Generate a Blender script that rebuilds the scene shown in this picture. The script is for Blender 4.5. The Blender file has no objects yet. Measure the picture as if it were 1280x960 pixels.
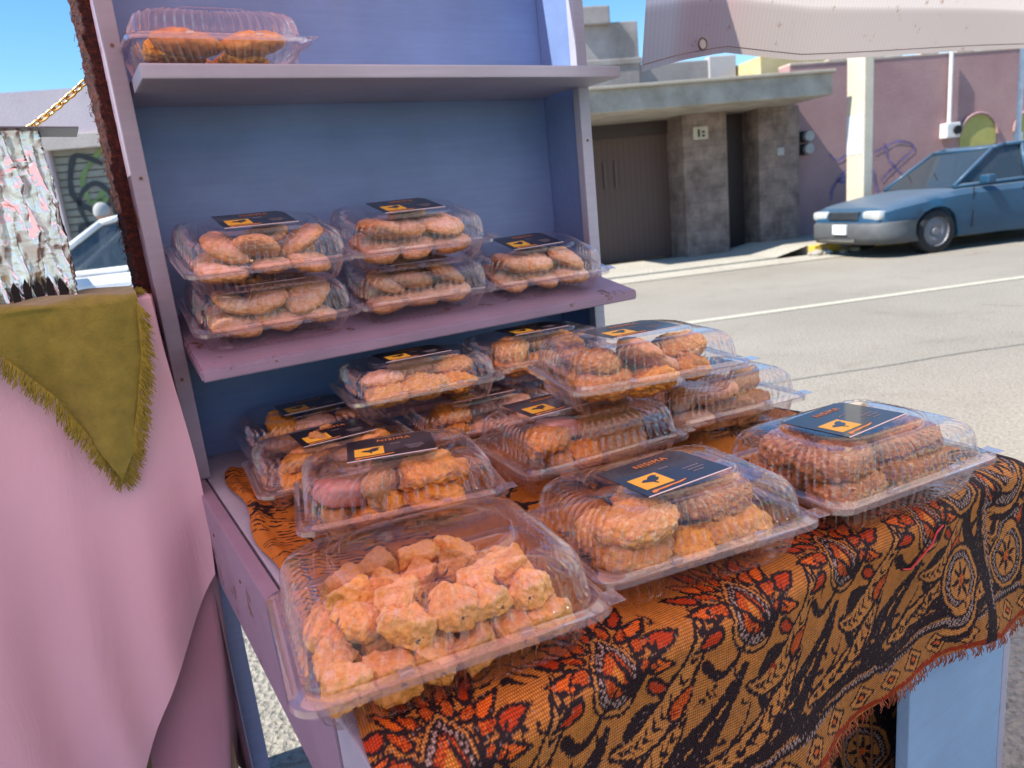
import bpy, bmesh, math, random
import numpy as np
from mathutils import Vector, Matrix, noise
R = math.radians
S = bpy.context.scene
C = S.collection
random.seed(7)

# ------------------------------------------------------------------ camera
EYE = 1.2
camd = bpy.data.cameras.new('camera')
cam = bpy.data.objects.new('camera', camd); C.objects.link(cam); S.camera = cam
camd.sensor_width = 36; camd.lens = 924/1280*36; camd.clip_start = .02; camd.clip_end = 2000
CR = Matrix(((0.847, 0.206, -0.489), (-0.522, 0.151, -0.840), (-0.099, 0.967, 0.235)))
xa = CR.col[0].normalized(); za = CR.col[2].normalized(); ya = za.cross(xa).normalized(); xa = ya.cross(za)
M3 = Matrix((xa, ya, za)).transposed()
cam.matrix_world = Matrix.Translation((0, 0, EYE)) @ M3.to_4x4()
camd.dof.use_dof = True; camd.dof.focus_distance = .92; camd.dof.aperture_fstop = 8

# ------------------------------------------------------------------ world and sun
TH = R(-20)                              # the street runs at this angle to the stand
def st(s, n, z=0.0):                     # street coordinates -> world
    return Vector((s*math.cos(TH)-n*math.sin(TH), s*math.sin(TH)+n*math.cos(TH), z))
sun_dir = (st(-0.62, -0.12) + Vector((0, 0, 0.80))).normalized()      # towards the sun
el = math.asin(sun_dir.z); az = math.atan2(sun_dir.x, sun_dir.y)
W = bpy.data.worlds.new('World'); S.world = W; W.use_nodes = True
nt = W.node_tree; bg = nt.nodes['Background']
sky = nt.nodes.new('ShaderNodeTexSky'); sky.sky_type = 'NISHITA'; sky.sun_disc = False
sky.sun_elevation = el; sky.sun_rotation = az; sky.air_density = 1.1; sky.dust_density = .0; sky.ozone_density = 4.0
hs = nt.nodes.new('ShaderNodeHueSaturation'); hs.inputs['Saturation'].default_value = 1.25; nt.links.new(sky.outputs[0], hs.inputs['Color']); nt.links.new(hs.outputs[0], bg.inputs[0]); bg.inputs[1].default_value = 0.12
sl = bpy.data.lights.new('sun', 'SUN'); sl.energy = 4.8; sl.angle = R(.6); sl.color = (1, .95, .87)
so = bpy.data.objects.new('sun', sl); C.objects.link(so)
so.rotation_euler = sun_dir.to_track_quat('Z', 'Y').to_euler(); so.location = (0, 0, 8)
S.view_settings.view_transform = 'Standard'; S.view_settings.look = 'None'
S.view_settings.exposure = .84; S.view_settings.gamma = 1
S.cycles.max_bounces = 14; S.cycles.transparent_max_bounces = 40
S.cycles.diffuse_bounces = 4; S.cycles.glossy_bounces = 4; S.cycles.transmission_bounces = 8
S.cycles.use_denoising = True; S.cycles.sample_clamp_indirect = 6
S.cycles.caustics_reflective = False; S.cycles.caustics_refractive = False

# ------------------------------------------------------------------ materials
class NT:
    def __init__(s, name):
        s.m = bpy.data.materials.new(name); s.m.use_nodes = True
        s.t = s.m.node_tree; s.n = s.t.nodes; s.b = s.n['Principled BSDF']; s.out = s.n['Material Output']
    def new(s, ty, **k):
        x = s.n.new('ShaderNode'+ty)
        for a, v in k.items(): setattr(x, a, v)
        return x
    def L(s, a, b): s.t.links.new(a, b)
    def co(s, kind='Object'): return s.new('TexCoord').outputs[kind]
    def noise(s, scale, detail=3, rough=.55, co=None, dist=0):
        x = s.new('TexNoise'); x.inputs['Scale'].default_value = scale; x.inputs['Detail'].default_value = detail
        x.inputs['Roughness'].default_value = rough; x.inputs['Distortion'].default_value = dist
        s.L(co if co is not None else s.co(), x.inputs['Vector']); return x.outputs['Fac']
    def ramp(s, fac, stops):
        x = s.new('ValToRGB'); e = x.color_ramp.elements
        e[0].position, e[0].color = stops[0][0], (*stops[0][1], 1); e[1].position, e[1].color = stops[-1][0], (*stops[-1][1], 1)
        for p, c in stops[1:-1]:
            q = e.new(p); q.color = (*c, 1)
        s.L(fac, x.inputs[0]); return x.outputs[0]
    def mix(s, fac, a, b, mode='MIX'):
        x = s.new('Mix', data_type='RGBA', blend_type=mode)
        for i, v in ((0, fac), (6, a), (7, b)):
            if hasattr(v, 'is_output'): s.L(v, x.inputs[i])
            else: x.inputs[i].default_value = v if i == 0 else (*v, 1)
        return x.outputs[2]
    def math(s, op, a, b=0.0):
        x = s.new('Math', operation=op)
        for i, v in ((0, a), (1, b)):
            if hasattr(v, 'is_output'): s.L(v, x.inputs[i])
            else: x.inputs[i].default_value = v
        return x.outputs[0]
    def bump(s, h, strength=.3, dist=.01, nrm=None):
        x = s.new('Bump'); x.inputs['Strength'].default_value = strength; x.inputs['Distance'].default_value = dist
        s.L(h, x.inputs['Height'])
        if nrm is not None: s.L(nrm, x.inputs['Normal'])
        s.L(x.outputs[0], s.b.inputs['Normal']); return x.outputs[0]
    def color(s, c):
        if hasattr(c, 'is_output'): s.L(c, s.b.inputs['Base Color'])
        else: s.b.inputs['Base Color'].default_value = (*c, 1)
    def set(s, **k):
        for a, v in k.items(): s.b.inputs[a.replace('_', ' ')].default_value = v

def simple(name, c, rough=.6, metal=0.0, var=.15, scale=8, bump=0.0, bscale=40, bd=.003, coat=0):
    m = NT(name)
    m.color(m.ramp(m.noise(scale, 4), [(.3, tuple(x*(1-var) for x in c)), (.7, tuple(min(1, x*(1+var)) for x in c))]))
    m.set(Roughness=rough, Metallic=metal, Coat_Weight=coat, Coat_Roughness=.05)
    if bump: m.bump(m.noise(bscale, 4), bump, bd)
    return m.m

def two(name, c1, c2, scale=3, rough=.8, bump=.4, bscale=30, bd=.01, fine=60):
    m = NT(name)
    a = m.ramp(m.noise(scale, 6, .65), [(.35, c1), (.65, c2)])
    b = m.ramp(m.noise(fine, 3), [(.3, (.82, .82, .82)), (.7, (1.1, 1.1, 1.1))])
    m.color(m.mix(1.0, a, b, 'MULTIPLY')); m.set(Roughness=rough)
    m.bump(m.noise(bscale, 5), bump, bd); return m.m

def plastic(name, haze, tint=(.965, .95, .965), lo=.045):
    m = NT(name)
    tr = m.new('BsdfTransparent'); tr.inputs[0].default_value = (*tint, 1)
    gl = m.new('BsdfGlossy'); gl.inputs['Roughness'].default_value = .03; gl.inputs[0].default_value = (1, 1, 1, 1)
    df = m.new('BsdfDiffuse'); df.inputs[0].default_value = (.85, .8, .85, 1)
    tl = m.new('BsdfTranslucent'); tl.inputs[0].default_value = (.85, .8, .85, 1)
    ad = m.new('MixShader'); ad.inputs[0].default_value = .5; m.L(df.outputs[0], ad.inputs[1]); m.L(tl.outputs[0], ad.inputs[2])
    lw = m.new('LayerWeight'); lw.inputs['Blend'].default_value = .5
    p = m.math('POWER', lw.outputs['Facing'], 3.2)
    f = m.math('ADD', m.math('MULTIPLY', p, .85), lo)
    hz = m.math('ADD', m.math('MULTIPLY', m.math('POWER', lw.outputs['Facing'], 2.0), haze*1.6), haze)
    m1 = m.new('MixShader'); m.L(hz, m1.inputs[0]); m.L(tr.outputs[0], m1.inputs[1]); m.L(ad.outputs[0], m1.inputs[2])
    m2 = m.new('MixShader'); m.L(f, m2.inputs[0]); m.L(m1.outputs[0], m2.inputs[1]); m.L(gl.outputs[0], m2.inputs[2])
    bp = m.new('Bump'); bp.inputs['Strength'].default_value = .15; bp.inputs['Distance'].default_value = .002
    m.L(m.noise(35, 2), bp.inputs['Height']); m.L(bp.outputs[0], gl.inputs['Normal'])
    m.L(m2.outputs[0], m.out.inputs[0]); return m.m

def pastry(name, base, light, dark, fine=90, bump=.6, bd=.003, rough=.75, dust=0.0, dustc=(.85, .62, .52), bits=None, gloss=0.0, filling=None):
    m = NT(name)
    n1 = m.noise(28, 5, .6); n2 = m.noise(fine*2, 5, .6)
    c = m.ramp(n1, [(.25, dark), (.5, base), (.75, light)])
    c = m.mix(.55, c, m.ramp(n2, [(.3, dark), (.55, base), (.8, light)]))
    if bits:
        v = m.new('TexVoronoi'); v.inputs['Scale'].default_value = 210; m.L(m.co(), v.inputs['Vector'])
        sp = m.new('SeparateColor'); m.L(v.outputs['Color'], sp.inputs[0])
        c = m.mix(m.math('GREATER_THAN', sp.outputs[0], .45), c, m.ramp(sp.outputs[1], [(.1, bits[0]), (.5, bits[1]), (.9, bits[2])]))
    if dust:
        g = m.new('NewGeometry'); sx = m.new('SeparateXYZ'); m.L(m.co('Normal'), sx.inputs[0])
        up = m.math('MULTIPLY', m.math('MAXIMUM', m.math('ADD', sx.outputs[2], .15), 0), dust)
        nn = m.ramp(m.noise(60, 4, .7), [(.35, (.1, .1, .1)), (.6, (1, 1, 1))])
        sc = m.new('SeparateColor'); m.L(nn, sc.inputs[0])
        cl = m.new('Clamp'); m.L(m.math('MULTIPLY', up, sc.outputs[0]), cl.inputs[0])
        c = m.mix(cl.outputs[0], c, dustc)
    if filling:
        f_ = m.ramp(m.noise(26, 3, .6, None, .6), [(.625, (0, 0, 0)), (.66, (1, 1, 1))]); s3 = m.new('SeparateColor'); m.L(f_, s3.inputs[0]); c = m.mix(s3.outputs[0], c, filling)
    oi = m.new('ObjectInfo'); c = m.mix(1.0, c, m.ramp(oi.outputs['Random'], [(0, (.62, .56, .50)), (.3, (1.0, .94, .85)), (.6, (1.12, 1.2, 1.25)), (.8, (.86, .74, .62)), (1, (1.08, 1.08, 1.0))]), 'MULTIPLY')
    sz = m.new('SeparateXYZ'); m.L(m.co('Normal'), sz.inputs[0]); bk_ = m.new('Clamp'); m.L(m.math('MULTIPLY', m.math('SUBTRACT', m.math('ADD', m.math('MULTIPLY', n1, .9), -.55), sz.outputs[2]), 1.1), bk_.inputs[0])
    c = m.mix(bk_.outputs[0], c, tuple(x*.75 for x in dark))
    m.color(c); m.set(Roughness=rough, Coat_Weight=gloss, Coat_Roughness=.15)
    m.b.inputs['Subsurface Weight'].default_value = .0
    h = m.math('ADD', m.noise(fine, 5, .65), m.math('MULTIPLY', m.noise(fine*4, 3), .4))
    m.bump(h, bump, bd); return m.m

# painted wood of the stand: thin worn paint over brown wood
def paint(name, c, worn=.605):
    m = NT(name)
    a = m.ramp(m.noise(5, 5, .6), [(.3, tuple(x*.86 for x in c)), (.7, tuple(x*1.1 for x in c))])
    mp = m.new('Mapping'); mp.inputs['Scale'].default_value = (4, 60, 60); m.L(m.co(), mp.inputs[0])
    a = m.mix(.25, a, m.mix(1, a, m.ramp(m.noise(2, 4, .6, mp.outputs[0]), [(.3, (.75, .75, .78)), (.7, (1.15, 1.15, 1.15))]), 'MULTIPLY'))
    w = m.ramp(m.noise(14, 8, .72), [(worn, (0, 0, 0)), (worn+.025, (1, 1, 1))])
    sc = m.new('SeparateColor'); m.L(w, sc.inputs[0])
    stn = m.ramp(m.noise(3.3, 6, .7), [(.60, (0, 0, 0)), (.72, (.6, .6, .6))]); s2 = m.new('SeparateColor'); m.L(stn, s2.inputs[0])
    a = m.mix(s2.outputs[0], a, tuple(x*.7+.06 for x in c))
    m.color(m.mix(sc.outputs[0], a, (.14, .07, .045))); m.set(Roughness=.5)
    m.bump(m.noise(30, 6, .6, mp.outputs[0]), .25, .002); return m.m

MT = dict(
    plastic=plastic('clear_plastic', .006, lo=.055), rim=plastic('clear_plastic_rim', .10, (.94, .92, .94), .12), rib=plastic('clear_plastic_rib', .035, (.95, .93, .95), .10),
    paint=paint('periwinkle_paint', (.29, .225, .32)), paint_post=paint('grey_lilac_paint', (.30, .30, .38), .66), paint_blue=paint('blue_paint', (.20, .29, .50), .72),
    paint_pale=paint('pale_blue_paint', (.40, .44, .54), .68), paint_back=paint('skylit_blue_paint', (.165, .262, .50), .70), paint_panel=paint('sky_blue_paint', (.26, .45, .66), .75),  # back paint: the blue of sky light is put into its colour
    black=simple('black_card', (.014, .010, .016), .35, var=.1, coat=.55), gold=simple('gold_ink', (.85, .50, .05), .45, var=.08),
    orange_ink=simple('orange_ink', (.75, .28, .06), .5), white_edge=simple('card_edge', (.8, .72, .74), .6),
    grey_ink=simple('grey_ink', (.30, .26, .27), .6),
    metal=simple('steel', (.55, .56, .58), .3, 1.0), foil=None, chrome=simple('chrome', (.8, .8, .82), .12, 1.0, var=.05),
    goldm=simple('brass_chain', (.85, .62, .25), .3, 1.0),
    rubber=simple('rubber', (.02, .02, .022), .8), dark=simple('dark_recess', (.01, .01, .012), .9),
)

# ------------------------------------------------------------------ mesh helpers
def link(name, me, mat=None, parent=None, smooth=False):
    o = bpy.data.objects.new(name, me); C.objects.link(o)
    if mat is not None:
        for mm in (mat if isinstance(mat, (list, tuple)) else [mat]): me.materials.append(mm)
    if parent: o.parent = parent
    if smooth: me.polygons.foreach_set('use_smooth', [True]*len(me.polygons))
    return o
def tag(o, label=None, cat=None, group=None, kind=None):
    if label: o['label'] = label
    if cat: o['category'] = cat
    if group: o['group'] = group
    if kind: o['kind'] = kind
    return o
def empty(name, loc=(0, 0, 0), rot=(0, 0, 0)):
    o = bpy.data.objects.new(name, None); C.objects.link(o); o.location = loc; o.rotation_euler = rot; o.empty_display_size = .05
    return o
class MB:
    def __init__(s): s.v = []; s.f = []; s.mi = []
    def add(s, vs, fs, mi=0):
        k = len(s.v); s.v += [tuple(v) for v in vs]; s.f += [tuple(i+k for i in f) for f in fs]; s.mi += [mi]*len(fs); return s
    def box(s, a, b, bev=0.0, M=None, mi=0):
        bm = bmesh.new(); bmesh.ops.create_cube(bm, size=1)
        a = Vector(a); b = Vector(b); c = (a+b)/2; d = b-a
        for v in bm.verts: v.co = Vector((v.co.x*d.x+c.x, v.co.y*d.y+c.y, v.co.z*d.z+c.z))
        if bev: bmesh.ops.bevel(bm, geom=bm.edges[:], offset=bev, segments=2, affect='EDGES', profile=.6)
        if M: bm.transform(M)
        bm.verts.index_update()
        s.add([v.co[:] for v in bm.verts], [[v.index for v in f.verts] for f in bm.faces], mi); bm.free(); return s
    def tube(s, pts, r, n=8, caps=True, mi=0):
        pts = [Vector(p) for p in pts]; rs = r if isinstance(r, (list, tuple)) else [r]*len(pts)
        vs = []; fs = []; prev = None
        for i, p in enumerate(pts):
            t = (pts[min(i+1, len(pts)-1)]-pts[max(i-1, 0)]).normalized()
            u = (prev - t*prev.dot(t)).normalized() if prev is not None and (prev - t*prev.dot(t)).length > 1e-4 else t.orthogonal().normalized()
            prev = u; w = t.cross(u)
            for k in range(n):
                a = 2*math.pi*k/n; vs.append(p+(u*math.cos(a)+w*math.sin(a))*rs[i])
        for i in range(len(pts)-1):
            for k in range(n): fs.append((i*n+k, i*n+(k+1) % n, (i+1)*n+(k+1) % n, (i+1)*n+k))
        if caps: fs += [tuple(range(n-1, -1, -1)), tuple((len(pts)-1)*n+k for k in range(n))]
        return s.add(vs, fs, mi)
    def prism(s, poly, z0, z1, M=None, mi=0):          # polygon in xy, extruded in z
        n = len(poly); vs = [Vector((x, y, z0)) for x, y in poly]+[Vector((x, y, z1)) for x, y in poly]
        if M: vs = [M@v for v in vs]
        fs = [tuple(range(n-1, -1, -1)), tuple(range(n, 2*n))]+[(i, (i+1) % n, n+(i+1) % n, n+i) for i in range(n)]
        return s.add(vs, fs, mi)
    def grid(s, nu, nv, fn, mi=0):
        vs = [fn(i/(nu-1), j/(nv-1)) for j in range(nv) for i in range(nu)]
        return s.add(vs, [(j*nu+i, j*nu+i+1, (j+1)*nu+i+1, (j+1)*nu+i) for j in range(nv-1) for i in range(nu-1)], mi)
    def mesh(s, name):
        me = bpy.data.meshes.new(name); me.from_pydata(s.v, [], s.f); me.update()
        if any(s.mi): me.polygons.foreach_set('material_index', s.mi)
        return me
    def build(s, name, mat=None, parent=None, smooth=False, angle=None):
        o = link(name, s.mesh(name), mat, parent, smooth)
        if angle:
            o.data.polygons.foreach_set('use_smooth', [True]*len(o.data.polygons))
            try: o.data.set_sharp_from_angle(angle=R(angle))
            except Exception: pass
        return o
def board(a, b, name, mat, parent, bev=.002): return MB().box(a, b, bev).build(name, mat, parent)
MS = Matrix.Rotation(TH, 4, 'Z')                     # street frame
def sbox(a, b, bev=0): return MB().box(a, b, bev)
def splace(o): o.matrix_world = MS @ o.matrix_world; return o

# ------------------------------------------------------------------ ground, road
def ground_mat(name, c1, c2, fine=55, bs=70, bump=.7, bd=.008, crack=False):
    m = NT(name); co = m.co()
    a = m.ramp(m.noise(.6, 5, .6, co), [(.35, c1), (.68, c2)])
    g = m.ramp(m.noise(fine, 4, .7, co), [(.3, (.62, .61, .58)), (.5, (1, 1, 1)), (.75, (1.22, 1.2, 1.14))])
    a = m.mix(1.0, a, g, 'MULTIPLY')
    st_ = m.ramp(m.noise(1.3, 7, .75, co, 1.2), [(.54, (1, 1, 1)), (.64, (.90, .89, .87)), (.78, (.76, .74, .72))])
    m.color(m.mix(1.0, a, st_, 'MULTIPLY')); m.set(Roughness=.9)
    v = m.new('TexVoronoi'); v.inputs['Scale'].default_value = bs; m.L(co, v.inputs['Vector'])
    m.bump(m.math('ADD', v.outputs['Distance'], m.noise(fine*1.5, 4, .7, co)), bump, bd); return m.m
asph = ground_mat('worn_concrete_road', (.285, .255, .208), (.34, .305, .25))
near = ground_mat('gravelly_ground', (.32, .295, .245), (.40, .37, .31), 45, 60, 1.0, .012)
pave = ground_mat('pavement_concrete', (.38, .355, .30), (.46, .43, .36), 30, 40, .4)
o = MB().add([(-400, -400, -.02), (400, -400, -.02), (400, 400, -.02), (-400, 400, -.02)], [(0, 1, 2, 3)]).build('ground', near); tag(o, kind='structure')
o = splace(MB().box((-60, 2.3, -.10), (60, 10.3, 0.0)).build('road', asph)); tag(o, kind='structure')
o = splace(MB().box((-60, -20, -.10), (60, 2.3, .004)).build('roadside_ground', near)); tag(o, kind='structure')
o = splace(MB().box((-60, 10.3, -.1), (6.1, 12.2, .03)).box((6.7, 10.45, -.1), (60, 12.2, .13)).add([(6.1, 10.3, .03), (6.7, 10.45, .13), (6.7, 12.2, .13), (6.1, 12.2, .03)], [(0, 1, 2, 3)]).build('pavement', pave)); tag(o, kind='structure')
def kerbm():
    m = NT('yellow_kerb_paint')
    f = m.ramp(m.noise(6, 6, .7), [(.44, (.30, .28, .25)), (.50, (.75, .47, .07))])
    m.color(f); m.set(Roughness=.8); m.bump(m.noise(30, 5), .5, .01); return m.m
o = splace(MB().box((6.72, 10.28, -.1), (60, 10.448, .135), .01).build('kerb', kerbm())); tag(o, kind='structure')
o = splace(MB().add([(-60, 9.6, .008), (60, 9.6, .008), (60, 10.27, .008), (-60, 10.27, .008)], [(0, 1, 2, 3)]).build('gutter_strip', ground_mat('gutter_sand', (.40, .37, .31), (.48, .44, .36), 30, 30, .3))); tag(o, kind='structure')
def linem():
    m = NT('worn_line_paint'); f = m.ramp(m.noise(14, 6, .7), [(.36, (.34, .33, .29)), (.46, (.50, .46, .36))]); m.color(f); m.set(Roughness=.8); return m.m
o = splace(MB().add([(-60, 6.14, .005), (60, 6.14, .005), (60, 6.27, .005), (-60, 6.27, .005)], [(0, 1, 2, 3)]).build('road_marking', linem())); tag(o, kind='structure')
jm = simple('joint_tar', (.20, .19, .17), .9)
mb = MB()
for n_ in (3.95,): 
    mb.grid(240, 2, lambda u, v, n_=n_: (-20+40*u, n_+.012*v+.03*noise.noise(Vector((u*60, n_, 0))), .0045))
o = splace(mb.build('road_joint', jm)); tag(o, kind='structure')

# ------------------------------------------------------------------ far facade
pinkw = two('pink_stucco', (.37, .215, .215), (.44, .27, .26), 1.2, .9, .5, 48, .015)
lilacw = two('pale_lilac_stucco', (.60, .50, .54), (.68, .58, .60), 1.2, .9, .4, 30)
conc = two('weathered_concrete', (.30, .27, .22), (.46, .42, .36), 2.5, .9, .4, 30)
conc2 = two('grey_render', (.28, .26, .25), (.36, .335, .32), 1.5, .9, .3, 20)
def stonemat():
    m = NT('brown_stone_blocks'); co = m.co(); mp = m.new('Mapping'); mp.inputs['Rotation'].default_value = (R(90), 0, 0); m.L(co, mp.inputs[0])
    b = m.new('TexBrick'); b.inputs['Scale'].default_value = 1.1; b.inputs['Mortar Size'].default_value = .006; b.inputs['Color1'].default_value = (1.05, 1.02, 1, 1); b.inputs['Color2'].default_value = (.86, .84, .84, 1); b.inputs['Mortar'].default_value = (.70, .68, .66, 1); m.L(mp.outputs[0], b.inputs[0])
    a = m.ramp(m.noise(4, 6, .65), [(.35, (.15, .11, .095)), (.65, (.32, .25, .215))])
    m.color(m.mix(1.0, a, b.outputs['Color'], 'MULTIPLY')); m.set(Roughness=.85); m.bump(m.noise(22, 5), .4, .01); return m.m
stone = stonemat()
stone_old = two('brown_stone_tiles', (.12, .085, .072), (.27, .20, .17), 4, .8, .4, 20)
gatem = None
def slatmat(name, c, per, axis='X', rough=.5):
    m = NT(name); w = m.new('TexWave', bands_direction=axis, wave_profile='SAW'); w.inputs['Scale'].default_value = per; w.inputs['Distortion'].default_value = 0
    m.L(m.co(), w.inputs['Vector'])
    m.color(m.mix(.8, m.ramp(m.noise(5, 4), [(.3, tuple(x*.8 for x in c)), (.7, tuple(x*1.15 for x in c))]), m.ramp(w.outputs['Fac'], [(.0, tuple(x*.45 for x in c)), (.15, c), (1, tuple(x*1.1 for x in c))]), 'MIX'))
    m.set(Roughness=rough); m.bump(w.outputs['Fac'], .6, .01); return m.m
gatem = slatmat('brown_slats', (.10, .058, .048), 3.2)
doorm = simple('dark_brown_metal', (.045, .03, .03), .5)

wall = splace(sbox((7.52, 12.2, -.1), (40, 12.55, 3.02)).build('street_wall', pinkw))
tag(wall, 'long pink stucco street wall with graffiti behind the blue car', 'wall')
cap = MB()
for i in range(90):
    s0 = 7.52+i*.36; cap.box((s0, 12.19, 3.0), (s0+.36, 12.56, 3.03+.05*random.random()), .01)
o = splace(cap.build('broken_coping', two('pale_mortar', (.5, .38, .3), (.62, .5, .42)), None)); o.parent = wall; o.matrix_parent_inverse = wall.matrix_world.inverted()
def par(o, p): o.parent = p; o.matrix_parent_inverse = p.matrix_world.inverted(); return o
bluei = simple('blue_spray_paint', (.21, .15, .30), .8, var=.3)
def spray(pts, w=.028, n=12.19):
    P = []; k = len(pts)
    for i in range(k-1):                 # catmull
        p0, p1, p2, p3 = [Vector((*pts[max(0, min(k-1, j))], 0)) for j in (i-1, i, i+1, i+2)]
        for q in range(8):
            t = q/8; P.append(.5*((2*p1)+(p2-p0)*t+(2*p0-5*p1+4*p2-p3)*t*t+(3*p1-p0-3*p2+p3)*t**3))
    P.append(Vector((*pts[-1], 0)))
    vs = []; 
    for i, p in enumerate(P):
        t = (P[min(i+1, len(P)-1)]-P[max(i-1, 0)]).normalized(); nn = Vector((-t.y, t.x, 0))*w*(.7+.4*noise.noise(p*7))
        for q in (p+nn, p-nn): vs.append((q.x, n, q.y))
    return vs, [(2*i, 2*i+1, 2*i+3, 2*i+2) for i in range(len(P)-1)]
g = MB()
for pts in ([(8.28, 1.50), (8.42, 1.38), (8.62, 1.47), (8.78, 1.44)], [(8.62, 1.50), (8.72, 1.25), (8.66, 1.12), (8.42, 1.02), (8.28, .82)], [(8.80, 1.30), (8.55, 1.16), (8.35, .92), (8.30, .70)], [(8.42, 1.02), (8.6, 1.0), (8.80, 1.10)],
            [(9.15, 1.45), (9.35, 1.52), (9.62, 1.60), (9.88, 1.55), (9.95, 1.45), (9.8, 1.33), (9.5, 1.12), (9.30, .95)], [(9.36, 1.60), (9.42, 1.35), (9.6, 1.15), (9.84, .93)], [(9.14, 1.15), (9.18, .9), (9.30, .62)]):
    g.add(*spray(pts))
tag(par(splace(g.build('graffiti', bluei)), wall), 'blue sprayed tag')
# green patched niches, recessed frames proud of the wall
green = two('yellow_green_patch', (.38, .36, .10), (.46, .43, .14), 4)
for s0 in (11.27, 12.42):
    a = [(s0+.38*math.cos(t), 1.58+.36*math.sin(t)) for t in np.linspace(0, math.pi, 14)]+[(s0-.38, 1.40), (s0-.25, 1.30), (s0-.05, 1.38), (s0+.2, 1.33), (s0+.38, 1.42)]
    MX = Matrix(((1, 0, 0, 0), (0, 0, 1, 0), (0, 1, 0, 0), (0, 0, 0, 1)))
    f = par(splace(MB().prism(a, 12.185, 12.21, MX).build('niche', green)), wall)
    rim = MB().tube([(s0+.40*math.cos(t), 12.17, 1.58+.38*math.sin(t)) for t in np.linspace(0, math.pi, 14)], .028, 6)
    par(splace(rim.build('arched_rim', pinkw)), f)
# conduit + meter
whitep = simple('white_pipe', (.72, .70, .68), .5); greyp = simple('grey_box', (.40, .39, .38), .5)
t = empty('electric_meter', st(10.6, 12.12, 1.7), (0, 0, TH)); tag(t, 'white conduit and small meter box on the pink wall above the car', 'meter')
MB().tube([(0, 0, .12), (0, 0, 1.34)], .035, 10).build('conduit', whitep, t); MB().box((-.14, -.12, -.13), (.14, .07, .13), .02).build('meter_box', whitep, t)
MB().tube([(.06, -.16, 0), (.06, -.12, 0)], .075, 14).build('dial', MT['dark'], t)
t = empty('water_meter', st(7.78, 12.12, 1.72), (0, 0, TH)); tag(t, 'pair of round grey meters on the pink wall beside the pillar', 'meter')
for dz in (.11, -.10):
    b = MB().box((-.15, -.02, dz-.09), (.05, .07, dz+.09), .02).build('back_plate', MT['dark'], t)
    MB().tube([(0, -.1, dz), (0, -.02, dz)], .085, 16).build('round_cover', greyp, t)
t = empty('utility_pole', st(7.76, 10.62, .12), (0, 0, TH)); tag(t, 'square cream utility pole on the pavement before the pink wall', 'pole')
MB().box((-.08, -.15, -.05), (.08, .27, 7.5), .015).build('shaft', two('cream_pole', (.60, .52, .40), (.70, .62, .48), 2), t)
MB().box((-.0865, -.135, 1.30), (-.0815, .255, 1.88), 0).build('poster', simple('faded_poster', (.62, .67, .74), .6), t)
t = empty('thin_post', st(11.15, 11.2, .03), (0, 0, TH)); tag(t, 'thin white metal post rising behind the blue car roof', 'post')
MB().tube([(0, 0, 0), (0, 0, 4.2)], .045, 10).build('shaft', whitep, t); MB().tube([(0, 0, 1.25), (0, 0, 1.5)], .075, 10).build('collar', whitep, t)

# gatehouse with canopy
t = empty('gatehouse', st(0, 0, 0), (0, 0, TH)); tag(t, 'garage entrance with flat concrete canopy, stone pillars and brown gate', 'gatehouse')
cn = MB().box((2.9, 10.75, 2.34), (7.35, 13.2, 2.66), .02).build('canopy', conc, t)
MB().box((2.88, 10.70, 2.655), (7.37, 13.2, 2.70), .01).build('coping', two('coping_light', (.42, .36, .28), (.50, .44, .36)), cn)
MB().box((2.9, 12.0, -.05), (3.3, 13.0, 2.34), .01).build('pillar', stone, t)
MB().box((5.42, 11.95, -.05), (6.20, 13.0, 2.34), .01).build('pillar', stone, t)
MB().box((6.78, 11.95, -.05), (7.53, 13.0, 2.34), .01).build('pillar', stone, t)
gt = MB().box((3.3, 12.62, .03), (5.42, 12.70, 2.12)).build('garage_gate', gatem, t)
MB().tube([(4.25, 12.58, 1.3), (4.25, 12.58, 1.75)], .018, 8).tube([(4.45, 12.58, 1.3), (4.45, 12.58, 1.75)], .018, 8).build('handle', simple('worn_handle', (.16, .12, .11), .6), gt)
MB().box((3.3, 12.55, 2.12), (5.42, 12.75, 2.34)).build('lintel', doorm, t)
MB().box((6.20, 12.5, .03), (6.78, 12.58, 2.34)).build('door', doorm, t)
npl = MB().box((5.60, 11.935, 1.93), (5.86, 11.955, 2.13), .005).build('number_plate', simple('tile_cream', (.5, .45, .36), .5), t)
MB().box((5.68, 11.925, 1.97), (5.71, 11.934, 2.09)).box((5.75, 11.925, 1.97), (5.80, 11.934, 2.0)).box((5.75, 11.925, 2.03), (5.80, 11.934, 2.06)).build('digits', MT['dark'], npl)
MB().box((7.1, 11.90, 1.55), (7.22, 11.96, 1.68), .01).build('doorbell', greyp, t)
# grey building behind
t = empty('grey_building', (0, 0, 0), (0, 0, TH)); tag(t, 'weathered grey concrete block rising behind the canopy', 'building')
MB().box((1.2, 14, -.1), (5.55, 18, 4.25), .02).box((4.3, 13.9, 4.2), (5.0, 16, 4.52), .03).box((4.25, 13.98, 3.5), (5.6, 15, 3.62), .02).build('tower_block', two('dirty_render', (.26, .23, .21), (.46, .42, .40), .9, .9, .4, 14), t)
MB().box((5.55, 14.05, -.1), (7.45, 18, 3.5), .02).build('side_block', conc2, t)
MB().box((6.95, 14.0, -.1), (7.5, 14.2, 3.55), .02).build('pier', two('pale_render', (.45, .44, .46), (.52, .5, .5)), t)
t = splace(MB().box((7.55, 13.2, -.1), (9.3, 15.2, 3.36), .01).build('yellow_annex', two('ochre_yellow_wall', (.60, .47, .22), (.68, .55, .30)))); tag(t, 'low ochre yellow wall top showing between canopy and pink wall', 'building')
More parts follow.
